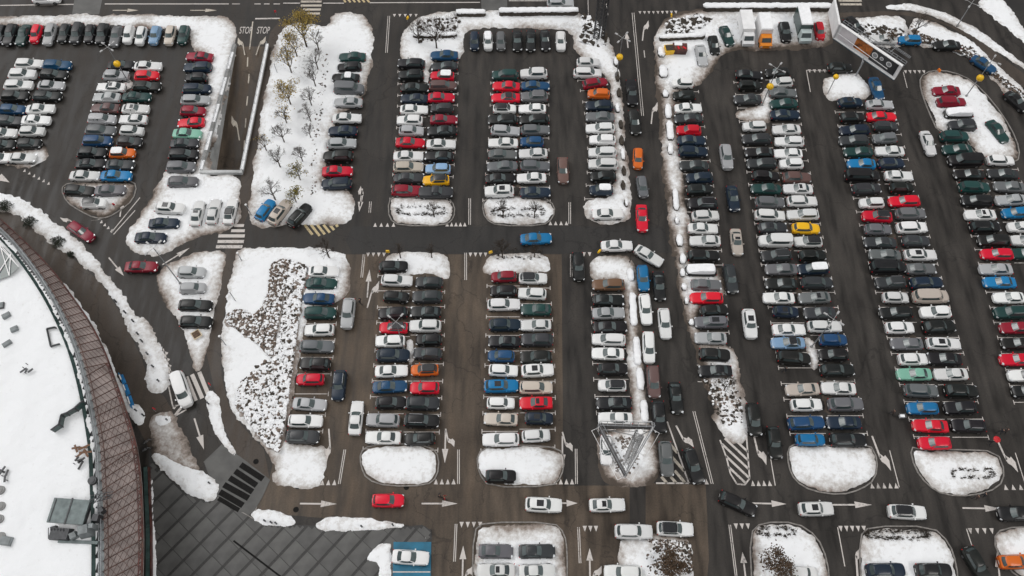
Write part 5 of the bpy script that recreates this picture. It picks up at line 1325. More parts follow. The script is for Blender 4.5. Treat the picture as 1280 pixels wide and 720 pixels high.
for i, (px, py, h, lab) in enumerate([(543, 272, 4.2, 'thin young tree on the upper island left of centre'), (629, 273, 4.6, 'left of the two thin trees on the upper central island'), (668, 273, 4.4, 'right of the two thin trees on the upper central island'),
        (501, 323, 4.2, 'left of the two thin trees on the island under the middle road, left block'), (540, 323, 4.2, 'right of the two thin trees on the island under the middle road, left block'),
        (628, 323, 5.2, 'left thin tree on the island under the middle road, central block'), (668, 322, 4.2, 'right thin tree on the island under the middle road, central block'),
        (787, 328, 3.6, 'small bare tree at the head of the snow strip by the white queue'), (412, 323, 4.8, 'dense bare tree reaching over the hatched kerb of the middle road'), (905, 487, 3.6, 'dark bare tree on the pebbly tip of the curved snow strip'),
        (546, 62, 6.5, 'tall bare tree in the garden bed of the top island'), (524, 55, 5.5, 'bare tree at the left of the garden bed on the top island'), (1141, 45, 5.0, 'bare tree leaning over the top right path gap')]):
    tree(px, py, h, lab, None, 0, 90 + i, 'bare_tree', 5 if h > 4.5 or i in (8, 9) else 4, 'bark', 'thin bare trees on the snow islands', .55 if i < 8 else 1.3)
tree(838, 706, 3.2, 'wide brown leaved bush on the bottom snow island below the dark roofed estate', 'leaf_brown', 1500, 301, 'bush', 5, 'bark', None, 4.0)
tree(966, 712, 4.2, 'tree with rusty brown leaves on the bottom right island', 'leaf_brown', 1500, 302, 'tree', 5, 'bark', None, 2.0)
tree(1110, 60 - 8, 2.2, 'rusty bush by the top right snow verge', 'leaf_brown', 300, 303, 'bush', 4, 'bark', None, 2.0)

def scatter(name, label, poly_px, n, mats, size=(.12, .4), seed=1, z=.15, kind='stuff', cat='planting', flat=.6):
    """many small lumps (stones, twig tufts, snow caps) in one object"""
    rnd = random.Random(seed); pw = P(poly_px); xs = [p[0] for p in pw]; ys = [p[1] for p in pw]; mb = MB(); k = 0; tries = 0
    while k < n and tries < n * 20:
        tries += 1; x = rnd.uniform(min(xs), max(xs)); y = rnd.uniform(min(ys), max(ys))
        if not inside(x, y, pw): continue
        s = rnd.uniform(*size); mi = rnd.choices(range(len(mats)), [w for _, w in mats])[0]
        o = len(mb.v); mb.ball((x, y, z + rnd.uniform(-.1, .25) * s * 2), s, 6, mi, (rnd.uniform(.7, 1.3), rnd.uniform(.7, 1.3), flat))
        for i in range(o, len(mb.v)): v = mb.v[i]; j = .28 * s; mb.v[i] = (v[0] + rnd.uniform(-j, j), v[1] + rnd.uniform(-j, j), v[2] + rnd.uniform(-j, j))
        k += 1
    o = mb.build(name, [M[a] for a, _ in mats]); tag(o, label, cat, kind=kind)
    return o
def twigs(name, label, poly_px, n, mt, h=(.3, .8), seed=1, r=.02, cat='shrubs'):
    rnd = random.Random(seed); pw = P(poly_px); xs = [p[0] for p in pw]; ys = [p[1] for p in pw]; mb = MB(); k = 0; t = 0
    while k < n and t < n * 20:
        t += 1; x = rnd.uniform(min(xs), max(xs)); y = rnd.uniform(min(ys), max(ys))
        if not inside(x, y, pw): continue
        k += 1; base = Vector((x, y, .1)); L = rnd.uniform(*h)
        for i in range(5):
            d = Vector((rnd.gauss(0, .7), rnd.gauss(0, .7), 1)).normalized(); mb.tube(base, base + d * L, r, r * .5, n=3, cap=False)
    o = mb.build(name, M[mt]); tag(o, label, cat, kind='stuff'); return o
BED_A = [(340, 333), (352, 326), (364, 326), (360, 345), (351, 390), (345, 425), (350, 440), (338, 446), (322, 430), (300, 415), (286, 405), (284, 396), (300, 388), (318, 396), (330, 385), (338, 360)]
BED_B = [(366, 328), (384, 336), (378, 370), (371, 420), (364, 475), (357, 525), (350, 566), (336, 558), (312, 528), (296, 505), (298, 490), (320, 470), (345, 448), (353, 410), (358, 365)]
sp('bed_soil', BED_A, h=.12, dirt=0, dirt_in=.72, litter=.6, base=.40, edge=.5, rough=.1)
sp('bed_soil', BED_B, h=.12, dirt=0, dirt_in=.80, litter=.3, base=.40, edge=.5, rough=.1)
scatter('rubble_bed', 'rust brown rubble and dead perennials poking through the snow of the planted wedge', BED_A, 3400, [('rock', 4), ('hedge', 1), ('snow_plain', 3)], (.08, .24), 5, .50)
scatter('shrub_bed', 'low snow capped shrubs covering the wedge left of the parked file', BED_B, 5200, [('snow_plain', 9), ('hedge', 2), ('rock', 2)], (.10, .30), 6, .53)
scatter('shrub_bed', 'band of mixed brown shrubs across the lower part of the wedge', [(296, 500), (300, 480), (325, 455), (345, 446), (350, 455), (325, 485), (305, 505)], 260, [('rock', 2), ('hedge', 2), ('snow_plain', 2)], (.12, .35), 7)
twigs('dry_stems', 'dry stems sticking out of the rubble bed', BED_A, 260, 'bark', (.3, .7), 8)
twigs('dry_stems', 'dry stems sticking out of the low snow capped shrubs', BED_B, 320, 'hedge', (.3, .7), 9)
scatter('path_stones', 'dark tufts dotted along the snow left of the tree side file', [(398, 100), (408, 70), (414, 62), (408, 110), (402, 150), (398, 190), (396, 240), (388, 250), (390, 190), (396, 140)], 150, [('hedge', 2), ('rock', 2), ('snow_plain', 1)], (.08, .2), 10, .22)
scatter('ground_cover', 'dark pebbles and stems across the tip of the curved snow strip', [(880, 475), (915, 472), (925, 500), (928, 530), (905, 535), (892, 510)], 330, [('hedge', 3), ('rock', 2), ('snow_plain', 3)], (.08, .26), 11, .2)
scatter('ground_cover', 'dark shrub lumps in the garden bed of the top island', [(520, 30), (575, 22), (572, 50), (520, 54)], 190, [('hedge', 4), ('snow_plain', 2)], (.15, .4), 12, .2)
twigs('dry_stems', 'brown stems in the garden bed of the top island', [(520, 28), (575, 20), (572, 50), (520, 54)], 130, 'lattice', (.5, 1.3), 13)
scatter('ground_cover', 'dark shrubs around the foot of the top lattice mast', [(728, 20), (742, 28), (758, 45), (756, 60), (726, 55)], 170, [('hedge', 3), ('snow_plain', 3)], (.2, .5), 14, .3)
scatter('ground_cover', 'low dark shrubs under snow in the top corner beside the access lane', [(832, 30), (870, 20), (890, 25), (880, 35), (835, 50)], 170, [('hedge', 3), ('snow_plain', 3)], (.2, .5), 15, .3)
scatter('ground_cover', 'dark shrubs in the snow behind the leaning billboard', [(1075, 30), (1130, 38), (1130, 56), (1095, 56), (1075, 42)], 130, [('hedge', 3), ('snow_plain', 2)], (.15, .45), 16, .2)
scatter('rusty_hedge', 'rust brown hedge along the parked cars of the top right verge', [(1136, 32), (1150, 44), (1185, 55), (1215, 62), (1240, 88), (1280, 120), (1285, 128), (1262, 115), (1232, 90), (1208, 72), (1175, 58), (1145, 54)], 900, [('leaf_brown', 1), ('hedge', 3), ('rock', 2), ('snow_plain', 2)], (.1, .26), 17, .3)
scatter('ground_cover', 'brown debris round the foot of the triangular billboard frame', [(768, 545), (795, 545), (800, 575), (790, 592), (770, 590), (765, 570)], 120, [('rock', 3), ('kerb', 2)], (.08, .25), 18, .2)
scatter('ground_cover', 'dark clods round the brown bush on the bottom island', [(808, 674), (862, 678), (866, 718), (808, 718)], 900, [('hedge', 3), ('rock', 3), ('snow_plain', 3)], (.07, .22), 19, .2)
def snow_twigs(px, py, w, n, seed, lab):
    rows = [(px - w, py - 1), (px - w * .5, py + 1.5), (px, py + .5), (px + w * .5, py + 2), (px + w, py - 1), (px + w * .9, py - 8), (px + w * .4, py - 7), (px - w * .3, py - 8.5), (px - w * .95, py - 7)]
    rnd = random.Random(seed); mb = MB()
    for i in range(int(n * 1.2)):
        k = rnd.randrange(len(rows)); a_, b_ = rows[k], rows[(k + 1) % len(rows)]; t = rnd.random()
        x, y = at(a_[0] + (b_[0] - a_[0]) * t + rnd.gauss(0, 1.6), a_[1] + (b_[1] - a_[1]) * t + rnd.gauss(0, 1.2)); s_ = rnd.uniform(.04, .13); o = len(mb.v)
        mb.ball((x, y, .34), s_, 5, None, (rnd.uniform(.8, 2.4), rnd.uniform(.5, 1), .8))
        for q in range(3): d_ = Vector((rnd.gauss(0, .8), rnd.gauss(0, .8), 1)).normalized(); mb.tube((x, y, .3), Vector((x, y, .3)) + d_ * rnd.uniform(.2, .5), .018, n=3, cap=False)
    tag(mb.build('dry_stems', M['hedge']), lab, 'shrubs', kind='stuff')
snow_twigs(527, 268, 30, 90, 21, 'row of grey stems on the upper island left of centre'); snow_twigs(648, 270, 32, 90, 22, 'row of grey stems on the upper central island'); snow_twigs(648, 322, 30, 60, 23, 'row of grey stems on the lower central island head')
snow_twigs(1120, 672, 38, 140, 24, 'row of dark stems on the long bottom island at the right'); snow_twigs(1215, 596, 26, 60, 25, 'dark stems on the island below the red cars'); snow_twigs(970, 668, 22, 70, 26, 'dark stems on the bottom island beside the rusty tree')
snow_twigs(648, 560 + 3, 2, 3, 27, 'few stems on the lower central island')

HP = {}
def hedge(px0, py0, px1, py1, w, label, h=.85, group=None, name='hedge', seed=0, snow=True, cat='hedge'):
    """clipped hedge: rough twiggy body, snow cap"""
    rnd = random.Random(seed + int(px0)); a = Vector(at(px0, py0)); b = Vector(at(px1, py1)); d = b - a; L = max(.3, d.length); ang = math.atan2(d.y, d.x)
    root = empty(name, (a.x, a.y, .05), ang); tag(root, label, cat, group)
    def body(z0, z1, ww, jit, name_, mt, over):
        m = MB(); n = max(2, int(L / .45)); rows = []
        for i in range(n + 1):
            x = -over + (L + 2 * over) * i / n; e = .6 if i in (0, n) else 1
            rows.append([(x + rnd.uniform(-jit, jit), s * ww / 2 * k * e + rnd.uniform(-jit, jit), z + rnd.uniform(-jit, jit) * .8) for s, k, z in ((-1, .9, z0), (-1, 1, (z0 + z1) / 2), (-1, .8, z1), (0, 0, z1 + .06), (1, .8, z1), (1, 1, (z0 + z1) / 2), (1, .9, z0))])
        k = 7; vs = [p for r in rows for p in r]; fs = []
        for i in range(n):
            for j in range(k - 1): q = i * k + j; fs.append((q, q + 1, q + 1 + k, q + k))
        fs.append(tuple(range(k))); fs.append(tuple(reversed(range(n * k, n * k + k)))); m.add(vs, fs); o = m.build(name_, M[mt], root, smooth=mt != 'hedge')
        bm = bmesh.new(); bm.from_mesh(o.data); bmesh.ops.recalc_face_normals(bm, faces=bm.faces); bm.to_mesh(o.data); bm.free()
    body(-.05, h, w, .09, 'twigs', 'hedge', 0)
    if snow: body(h - .08, h + .16, w * .92, .07, 'snow_cap', 'snow_plain', .04)
hedge(571, 20, 607, 20, 1.2, 'snow capped hedge above the parked row at the top, left of the gap', 1.0)
hedge(624, 19, 722, 18, 1.3, 'long snow capped hedge above the parked row at the top, right of the gap', 1.1)
hedge(878, 13, 1036, 13, 1.3, 'long snow capped hedge behind the white vans along the top road', 1.1)
hedge(824, 51, 880, 48, 1.0, 'snow capped hedge above the red and yellow containers', .9)
hedge(517, 47, 546, 48, .9, 'snow capped hedge along the lower left of the garden bed', .8)
hedge(552, 48, 571, 46, .9, 'snow capped hedge along the lower right of the garden bed', .8)
GS = 'snow capped shrubs on the curved strip'
for i, (px, py, L, w) in enumerate([(826, 68, 10, 1.4), (828, 92, 14, 1.5), (831, 120, 7, 1.2), (834, 142, 16, 1.1), (836, 166, 22, 1.2), (837, 189, 12, .9), (843, 252, 24, .9), (845, 278, 8, .7), (848, 303, 13, 1.0), (852, 326, 11, 1.0), (852, 343, 8, .8), (854, 361, 7, .9), (857, 378, 7, .7), (863, 405, 6, .8)]):
    hedge(px, py - L / 2, px + L * .08, py + L / 2, w, '%s snow capped shrub down the curved strip' % ORD[i], .55, GS, 'shrub', i, cat='shrub')
GI = 'straggly shrubs on the strip beside the access lane'
for i, (px, py, L) in enumerate([(769, 80, 8), (771, 98, 10), (773, 118, 10), (771, 138, 9), (775, 158, 9), (776, 178, 11), (778, 196, 12), (779, 216, 10), (778, 234, 10), (782, 256, 8)]):
    hedge(px, py - L / 2, px + 1, py + L / 2, .7, '%s straggly dark shrub down the strip beside the access lane' % ORD[i], .6, GI, 'shrub', i + 30, snow=i % 3 == 0, cat='shrub')
for i, (px, py, L, lab) in enumerate([(787, 345, 14, 'snow capped shrub beside the bright blue hatchback'), (790, 388, 40, 'long snow covered bed opposite the open bonnet car'), (795, 440, 34, 'long snow covered bed opposite the last white queue car'), (799, 475, 26, 'snow covered bed beside the taupe queue car'), (804, 515, 26, 'snow covered bed above the billboard frame')]):
    hedge(px, py - L / 2, px + 2, py + L / 2, 1.1, lab, .28, 'snow covered beds beside the queue', 'shrub', i + 60, cat='shrub')
for i, (px, py, s, lab) in enumerate([(5, 258, 2.0, 'dark pine shrub at the left photo edge on the long verge'), (36, 277, 1.7, 'dark pine shrub on the long verge, second from the left'), (72, 302, 1.7, 'dark pine shrub on the long verge, third from the left'), (87, 317, .8, 'small dark shrub on the long verge below the third pine shrub')]):
    x, y = at(px, py, .5); r = empty('pine_shrub', (x, y, .2)); tag(r, lab, 'shrub', 'dark pine shrubs on the long verge'); rnd = random.Random(i + 5)
    m = MB()
    for k in range(5): a = k * 1.26; m.tube((0, 0, 0), (math.cos(a) * s * .5, math.sin(a) * s * .5, s * .6), .05, .02, n=4)
    m.build('stem', M['bark'], r); m = MB()
    for k in range(int(420 * s)):
        u = Vector((rnd.gauss(0, 1), rnd.gauss(0, 1), rnd.gauss(0, 1))).normalized() * s * .62 * rnd.random() ** .4; u.z = abs(u.z) * .8; u.x *= 1 + .35 * math.sin(u.y * 5); d = Vector((rnd.gauss(0, 1), rnd.gauss(0, 1), rnd.gauss(.3, 1))).normalized() * rnd.uniform(.12, .26); e = d.orthogonal().normalized() * .05
        m.add([u - e, u + e, u + d], [(0, 1, 2)])
    m.build('needles', M['needle'], r)['kind'] = 'stuff'

# ================================================================== LAMPS, MASTS, BILLBOARDS
def lamp(base, head, label, globe=None, cross=True):
    b = Vector(at(*base)); z = 10.5
    r = empty('street_lamp', (b.x, b.y, 0)); tag(r, label, 'street lamp', 'tall four armed lamps')
    if head:   # height from the foreshortening of the pole
        dn = math.hypot(base[0] - 640, base[1] - 900); dh = math.hypot(head[0] - 640, head[1] - 900); z = H_CAM * (1 - dn / dh)
    m = MB(); m.tube((0, 0, 0), (0, 0, z), .09, .055, n=8); m.build('pole', M['grey_metal'], r)
    m = MB(); m.tube((0, 0, 0), (0, 0, .35), .2, n=8); m.build('foot', M['concrete'], r)
    if cross:
        for k in range(4):
            a = PI / 4 + k * PI / 2 + .12; d = Vector((math.cos(a), math.sin(a), 0)); m = MB(); m.tube((0, 0, z), d * .95 + Vector((0, 0, z + .12)), .03, n=5); o = m.build('arm', M['lamp_grey'], r)
            m = MB(); m.box((0, 0, 0), (.55, .27, .10), 0, taper=.8); h = m.build('lamp_head', M['lamp_grey'], o); h.location = d * 1.2 + Vector((0, 0, z + .14)); h.rotation_euler = (0, 0, a)
    if globe:
        m = MB(); m.ball((0, -.15, z * .56 if head else 3.6), .56, 16); o = m.build('yellow_globe', M['globe'], r, smooth=True)
lamp((161, 103), (116.5, 39), 'lamp with yellow globe standing in the second block from the left', 1)
lamp((770, 98), (780.7, 20.5), 'lamp with yellow globe beside the access lane at the top', 1)
lamp((952, 133), (984, 64), 'lamp with yellow globe on the snow heap of the yellow car block', 1)
lamp((1207, 121), (1256, 54), 'lamp with yellow globe beside the two crimson cars on the snow', 1)
lamp((226, 355), (180, 297), 'lamp leaning over the blue saloon below the ramp end')
lamp((505, 437), (497.5, 392), 'lamp between the files of the lower left block')
lamp((1014, 434), (1048.7, 390), 'lamp over the lower part of the yellow car block')
lamp((1196, 33), (1226, -12), 'lamp at the top right whose head is cut off by the photo', None, True)
b = at(1034, 118); lampg = empty('globe_post', (*b, 0)); tag(lampg, 'yellow globe on a short post over the black car by the leaning billboard', 'sign globe')
zz_ = H_CAM * (1 - math.hypot(1034 - 640, 118 - 900) / math.hypot(1048.5 - 640, 84.5 - 900)); m = MB(); m.tube((0, 0, 0), (0, 0, zz_), .06, n=6); m.build('post', M['grey_metal'], lampg); m = MB(); m.ball((0, 0, zz_), .45, 14); m.build('globe', M['globe'], lampg, smooth=True)
for i, (bs, tp, lab) in enumerate([((314, 269), (303, 252), 'thin park lamp where the footpath leaves the ramp'), ((347, 92), (340, 75), 'thin park lamp beside the footpath under the yellow tree'), ((295, 377), (285, 361), 'thin park lamp on the wedge edge, upper of two'), ((283, 432), (271, 418), 'thin park lamp on the wedge edge, lower of two'), ((303, 327), (299, 311), 'thin park lamp just below the zebra crossing')]):
    bb = Vector(at(*bs)); z = H_CAM * (1 - math.hypot(bs[0] - 640, bs[1] - 900) / math.hypot(tp[0] - 640, tp[1] - 900)); z = max(2.5, z)
    r = empty('park_lamp', (bb.x, bb.y, 0)); tag(r, lab, 'lamp', 'thin park lamps by the footpath'); m = MB(); m.tube((0, 0, 0), (0, 0, z), .06, n=6); m.build('post', M['grey_metal'], r); m = MB(); m.tube((0, 0, z), (0, 0, z + .12), .2, .12, n=8); m.build('lamp_hood', M['white_panel'], r)

def lattice_mast(mb, b, z0, z1, w=.9, step=1.0, r=.055):
    n = int((z1 - z0) / step); cs = [(-1, -1), (1, -1), (1, 1), (-1, 1)]
    for sx, sy in cs: mb.tube((b[0] + sx * w / 2, b[1] + sy * w / 2, z0), (b[0] + sx * w / 2, b[1] + sy * w / 2, z1), r, n=4)
    for i in range(n):
        a, c = z0 + i * step, z0 + (i + 1) * step
        for k in range(4):
            p, q = cs[k], cs[(k + 1) % 4]; mb.tube((b[0] + p[0] * w / 2, b[1] + p[1] * w / 2, a), (b[0] + q[0] * w / 2, b[1] + q[1] * w / 2, c), r * .6, n=3, cap=False)
            mb.tube((b[0] + p[0] * w / 2, b[1] + p[1] * w / 2, c), (b[0] + q[0] * w / 2, b[1] + q[1] * w / 2, c), r * .6, n=3, cap=False)
def beam_frame(mb, p, q, z0, z1, th=.3, r=.045, n=10):
    """vertical trussed frame between two ground points, from z0 to z1"""
    p = Vector(p); q = Vector(q); d = q - p; nn = Vector((-d.y, d.x)).normalized() * th / 2
    for s in (-1, 1):
        for z in (z0, z1): mb.tube((*(p + nn * s), z), (*(q + nn * s), z), r, n=4)
    for i in range(n + 1):
        a = p + d * i / n
        for s in (-1, 1): mb.tube((*(a + nn * s), z0), (*(a + nn * s), z1), r * .7, n=3)
        mb.tube((*(a - nn), z1), (*(a + nn), z1), r * .7, n=3)
def triangle_billboard():
    b = Vector(at(784, 577)); r = empty('triangular_billboard', (b.x, b.y, 0)); tag(r, 'three sided steel billboard frame on a lattice mast at the end of the snow strip', 'billboard')
    zt = 12.5; cn = [Vector(at(x, y, zt)) - b for x, y in ((750, 529), (818, 531), (783, 591))]
    m = MB(); lattice_mast(m, (0, 0), 0, zt - .3, .8, .9, .08); m.build('mast', M['mast_pale'], r)
    m = MB(); m.tube((0, 0, zt - .5), (0, 0, zt + .1), .3, n=10); m.build('mast_head', M['white_panel'], r)
    for i in range(3):
        p, q = cn[i], cn[(i + 1) % 3]; m = MB(); beam_frame(m, p, q, zt - 1.9, zt, .5 if i != 1 else .2, .04, 7); m.build('panel_frame', M['grey_metal'], r)
        d = (q - p); nn = Vector((-d.y, d.x)).normalized(); c = (p + q) / 2
        m = MB(); m.box((c.x, c.y, zt - .95), (d.length * .96, .06 if i == 1 else .18, 1.3), math.atan2(d.y, d.x)); m.build('billboard_panel', M['panel_back'] if i != 1 else M['white_panel'], r)
        out = nn if nn.dot(c) > 0 else -nn; m = MB(); w0, w1 = p + out * .95, q + out * .95
        m.tube((*w0, zt - 1.6), (*w1, zt - 1.6), .035, n=4)
        for k in range(3): a = p.lerp(q, k / 2); m.tube((*a, zt - 1.6), (*(a + out * .95), zt - 1.6), .035, n=4)
        m.build('catwalk_rail', M['white_panel'], r)
    m = MB()
    for c in cn: m.tube((0, 0, zt - 1.8), (*c, zt - 1.8), .05, n=5)
    m.build('spokes', M['grey_metal'], r)
triangle_billboard()
def leaning_billboard():
    b = Vector(at(1069, 96)); r = empty('billboard', (b.x, b.y, 0)); tag(r, 'large roadside billboard with orange and black print and teal lower edge', 'billboard')
    z0, z1 = 3.0, 6.0; A0, A1 = [Vector(at(x, y, z0)) - b for x, y in ((1042, 47), (1118, 99))]; A2 = Vector(at(1036, 16, z0)) - b
    d = (A1 - A0); L = d.length; d.normalize(); nn = Vector((-d.y, d.x)); nn = nn if nn.y > 0 else -nn; ang = math.atan2(d.y, d.x)
    def on(u, v, o): q = A0 + d * (u * L) + nn * (-o); return (q.x, q.y, z0 + v * (z1 - z0))
    def quad(name, u0, u1, v0, v1, o, mt):
        m = MB(); m.add([on(u0, v0, o), on(u1, v0, o), on(u1, v1, o), on(u0, v1, o)], [(0, 1, 2, 3)]); return m.build(name, M[mt], r)
    m = MB(); c = (A0 + A1) / 2 + nn * .2; m.box((c.x, c.y, (z0 + z1) / 2), (L, .4, z1 - z0), ang); m.build('panel_box', M['white_panel'], r)
    quad('printed_sheet', .05, .30, .12, .94, .02, 'sign_pink'); quad('printed_sheet', .30, .56, .22, .94, .02, 'sign_photo'); quad('printed_sheet', .56, .96, .12, .94, .02, 'sign_black')
    quad('teal_edge', 0, 1, -.10, .0, .02, 'sign_blue')
    for k, (u, v, w) in enumerate([(.62, .60, .55), (.72, .66, .35), (.84, .62, .5)]):
        m = MB(); q0 = Vector(on(u, v, .04)); pts = []
        for i in range(18): a = 2 * PI * i / 18; pts.append((q0.x + d.x * math.cos(a) * w, q0.y + d.y * math.cos(a) * w, q0.z + math.sin(a) * w))
        m.add(pts, [tuple(range(18))]); m.build('printed_cup', M['cream_sign'] if k == 9 else M['white_panel'], r)
        m = MB(); m.add([(p[0] * .7 + q0.x * .3 - nn.x * .02, p[1] * .7 + q0.y * .3 - nn.y * .02, p[2] * .7 + q0.z * .3) for p in pts], [tuple(range(18))]); m.build('printed_cup_top', M['grey_metal'], r)
    m = MB(); m.tube(on(.04, .52, .35), on(.86, .40, .35), .06, n=4); m.build('light_rail', M['white_panel'], r)
    m = MB()
    for a_, b_ in ((( 0, 0), (1, 0)), ((0, 1), (1, 1)), ((0, 0), (0, 1)), ((1, 0), (1, 1))): m.tube(on(*a_, .08), on(*b_, .08), .09, n=4)
    m.build('frame', M['white_panel'], r)
    m = MB(); beam_frame(m, A0 + nn * 1.1, A1 + nn * 1.1, z1 - .9, z1, .5, .05, 14); m.build('rear_catwalk', M['grey_metal'], r)
    m = MB(); beam_frame(m, A0 + d * (L * .62) + nn * 2.6, A0 + d * (L * .98) + nn * 2.6, z1 - .2, z1, .25, .04, 4); m.tube((*(A0 + d * (L * .75) + nn * .9), z1), (*(A0 + d * (L * .75) + nn * 2.6), z1), .05, n=4); m.build('rear_arm', M['grey_metal'], r)
    e = A2 - A0; c = (A0 + A2) / 2; m = MB(); m.box((c.x, c.y, (z0 + z1) / 2), (e.length, .35, z1 - z0), math.atan2(e.y, e.x)); m.build('side_panel', M['white_panel'], r)
    m = MB(); m.tube((0, 0, 0), (0, 0, z0 + .6), .13, n=10); q = (A0 + A1) / 2; m.tube((0, 0, z0 - .3), (q.x, q.y, z0), .12, n=6); m.build('post', M['grey_metal'], r)
leaning_billboard()
def top_mast():
    b = Vector(at(745, 50)); r = empty('lattice_mast', (b.x, b.y, 0)); tag(r, 'dark lattice mast rising out of the photo at the top access junction', 'mast')
    m = MB(); lattice_mast(m, (0, 0), 0, 13, .9, .9, .09); m.build('mast', M['dark_metal'], r); m = MB(); lattice_mast(m, (1.1, .3), 0, 12, .5, .9, .07); m.build('ladder_cage', M['dark_metal'], r)
top_mast()

# ================================================================== TRUCKS, CONTAINERS, SIGNS, PEOPLE
def truck(px, py, label, cab_col, box_mat, L=6.8, snow=True, name='box_truck', h=2.9):
    x, y = at(px, py, 1.3); r = empty(name, (x, y, .02), -PI / 2); tag(r, label, 'truck' if name == 'box_truck' else 'van')
    m = MB(); m.box((-.8, 0, h / 2 + .35), (L - 2.0, 2.1, h - .5), 0, taper=.98); m.build('cargo_box', M[box_mat], r)
    if snow: m = MB(); m.box((-.8, 0, h + .16), (L - 2.05, 2.0, .18), 0, taper=.94); m.build('snow_on_roof', M['snow_plain'], r)
    pm = M['paint']; hl = L / 2; prof = [(hl - 1.75, .5), (hl, .5), (hl + .05, 1.15), (hl - .45, 1.35), (hl - .85, 2.1), (hl - 1.75, 2.15)]; w = .98
    m = MB(); n = len(prof); vs = [(a, -w * (1 if z < 1.4 else .9), z) for a, z in prof] + [(a, w * (1 if z < 1.4 else .9), z) for a, z in prof]
    m.add(vs, [tuple(range(n)), tuple(reversed(range(n, 2 * n)))] + [((i + 1) % n, i, n + i, n + (i + 1) % n) for i in range(n)]); o = m.build('cab', pm, r); o.color = (*cab_col, 1)
    m = MB(); m.add([(hl - .43, -.8, 1.40), (hl - .43, .8, 1.40), (hl - .83, .74, 2.06), (hl - .83, -.74, 2.06)], [(0, 1, 2, 3)]); m.build('windscreen', M['glass'], o)
    for sx in (hl - .95, -hl + 1.1):
        for s in (-1, 1): m = MB(); m.tube((sx, s * .75, .4), (sx, s * 1.02, .4), .4, n=14, mi=0); m.tube((sx, s * 1.0, .4), (sx, s * 1.03, .4), .22, n=10, mi=1); m.build('wheel', [M['tyre'], M['alloy']], r)
    for s in (-1, 1): m = MB(); m.box((hl + .02, s * .75, .85), (.1, .3, .2)); m.build('headlight', M['headlight'], r)
truck(933, 36, 'long white delivery van parked third from the left under the top hedge', (.74, .74, .74), 'white_panel', 6.6, False, 'delivery_van', 2.6)
truck(955, 40, 'small truck with orange cab and white box beside the white delivery van', (.75, .24, .02), 'white_panel', 6.0, True)
truck(1004, 33, 'truck with dark green side, pale cab and snowy box left of the red car', (.45, .52, .52), 'green_glass', 6.4, True)
x, y = at(836, 64, .5); r = empty('skip', (x, y, .25), .1); tag(r, 'small yellow container on the snow by the access lane corner', 'container'); m = MB(); m.box((0, 0, .55), (1.4, 1.3, 1.0), 0, taper=1.12); m.build('tub', M['globe'], r); m = MB(); m.box((0, 0, 1.08), (1.3, 1.2, .1)); m.build('load', M['hedge'], r)
x, y = at(849, 63, .5); r = empty('skip', (x, y, .25), -.05); tag(r, 'dark red container with white cover right of the yellow one', 'container'); m = MB(); m.box((0, 0, .6), (2.2, 1.5, 1.1), 0, taper=1.1); m.build('tub', M['lattice_red'], r); m = MB(); m.box((-.3, .6, 1.2), (1.3, .8, .1)); m.build('cover', M['snow_plain'], r)
for k in range(4): m = MB(); m.box((-.8 + .5 * k, -.3, 1.2), (.3, .7, .14), .3 * k); m.build('load', M['red'] if k % 2 else M['wood'], r)
for i, (px, py, mt, lab) in enumerate([(485, 315, 'globe', 'small yellow direction sign at the left block corner of the middle road'), (613, 316, 'globe', 'small yellow direction sign at the central block corner of the middle road'), (748, 315, 'globe', 'small yellow direction sign at the right block corner of the middle road'), (509, 24, 'globe', 'small yellow orange shrub at the garden bed corner'), (838, 21, 'globe', 'small yellow sign at the top corner right of the access lane'), (1172, 90, 'orange', 'orange bag on the snow tip above the crimson cars'), (262, 482, 'red', 'tiny red sign at the end of the small crossing'), (193, 513, 'red', 'tiny red sign on the snow heap by the path'), (143, 258, 'red', 'small red sign lying on the snow beside the white car with black roof'), (345, 17, 'red', 'small red sign beside the top road left of the yellow tree')]):  # the orange bag and the yellow orange shrub are built as sign shapes
    x, y = at(px, py, .6); r = empty('traffic_sign', (x, y, 0), .4 * i); tag(r, lab, 'sign', 'small coloured signs'); m = MB(); m.tube((0, 0, 0), (0, 0, 1.0), .04, n=5); m.build('post', M['grey_metal'], r); m = MB(); k_ = .45 if mt == 'red' else .8; m.box((0, -.12, 1.0), (.75 * k_, .3 * k_, .45), 0, taper=.8); m.build('sign_plate', M[mt], r)
x, y = at(245.5, 418, .5); r = empty('notice_board', (x, y, .25), .65); tag(r, 'orange brown board with cream frame lying on the small snow island', 'board'); m = MB(); m.box((0, 0, .25), (1.25, 1.25, .12)); m.build('frame', M['cream_sign'], r); m = MB(); m.box((0, 0, .32), (1.0, .95, .06)); m.build('panel', M['leaf_brown'], r)
# manhole covers and gully grates
for i, (px, py, lab) in enumerate([(320, 577, 'manhole cover on the brown path above the dark striped crossing'), (372, 608, 'dark gully at the lower edge of the wedge snow island'), (508, 609, 'dark gully under the lower left snow island'), (370, 637, 'manhole cover left of the road arrow nearest the plaza'), (612, 700, 'manhole cover between the aisle arrow and the bottom grey car')]):
    x, y = at(px, py); m = MB(); m.tube((x, y, 0.0), (x, y, .03), .36, n=14); o = m.build('manhole_cover', M['black_stone']); tag(o, lab, 'manhole cover', 'manhole covers of the lower roads')

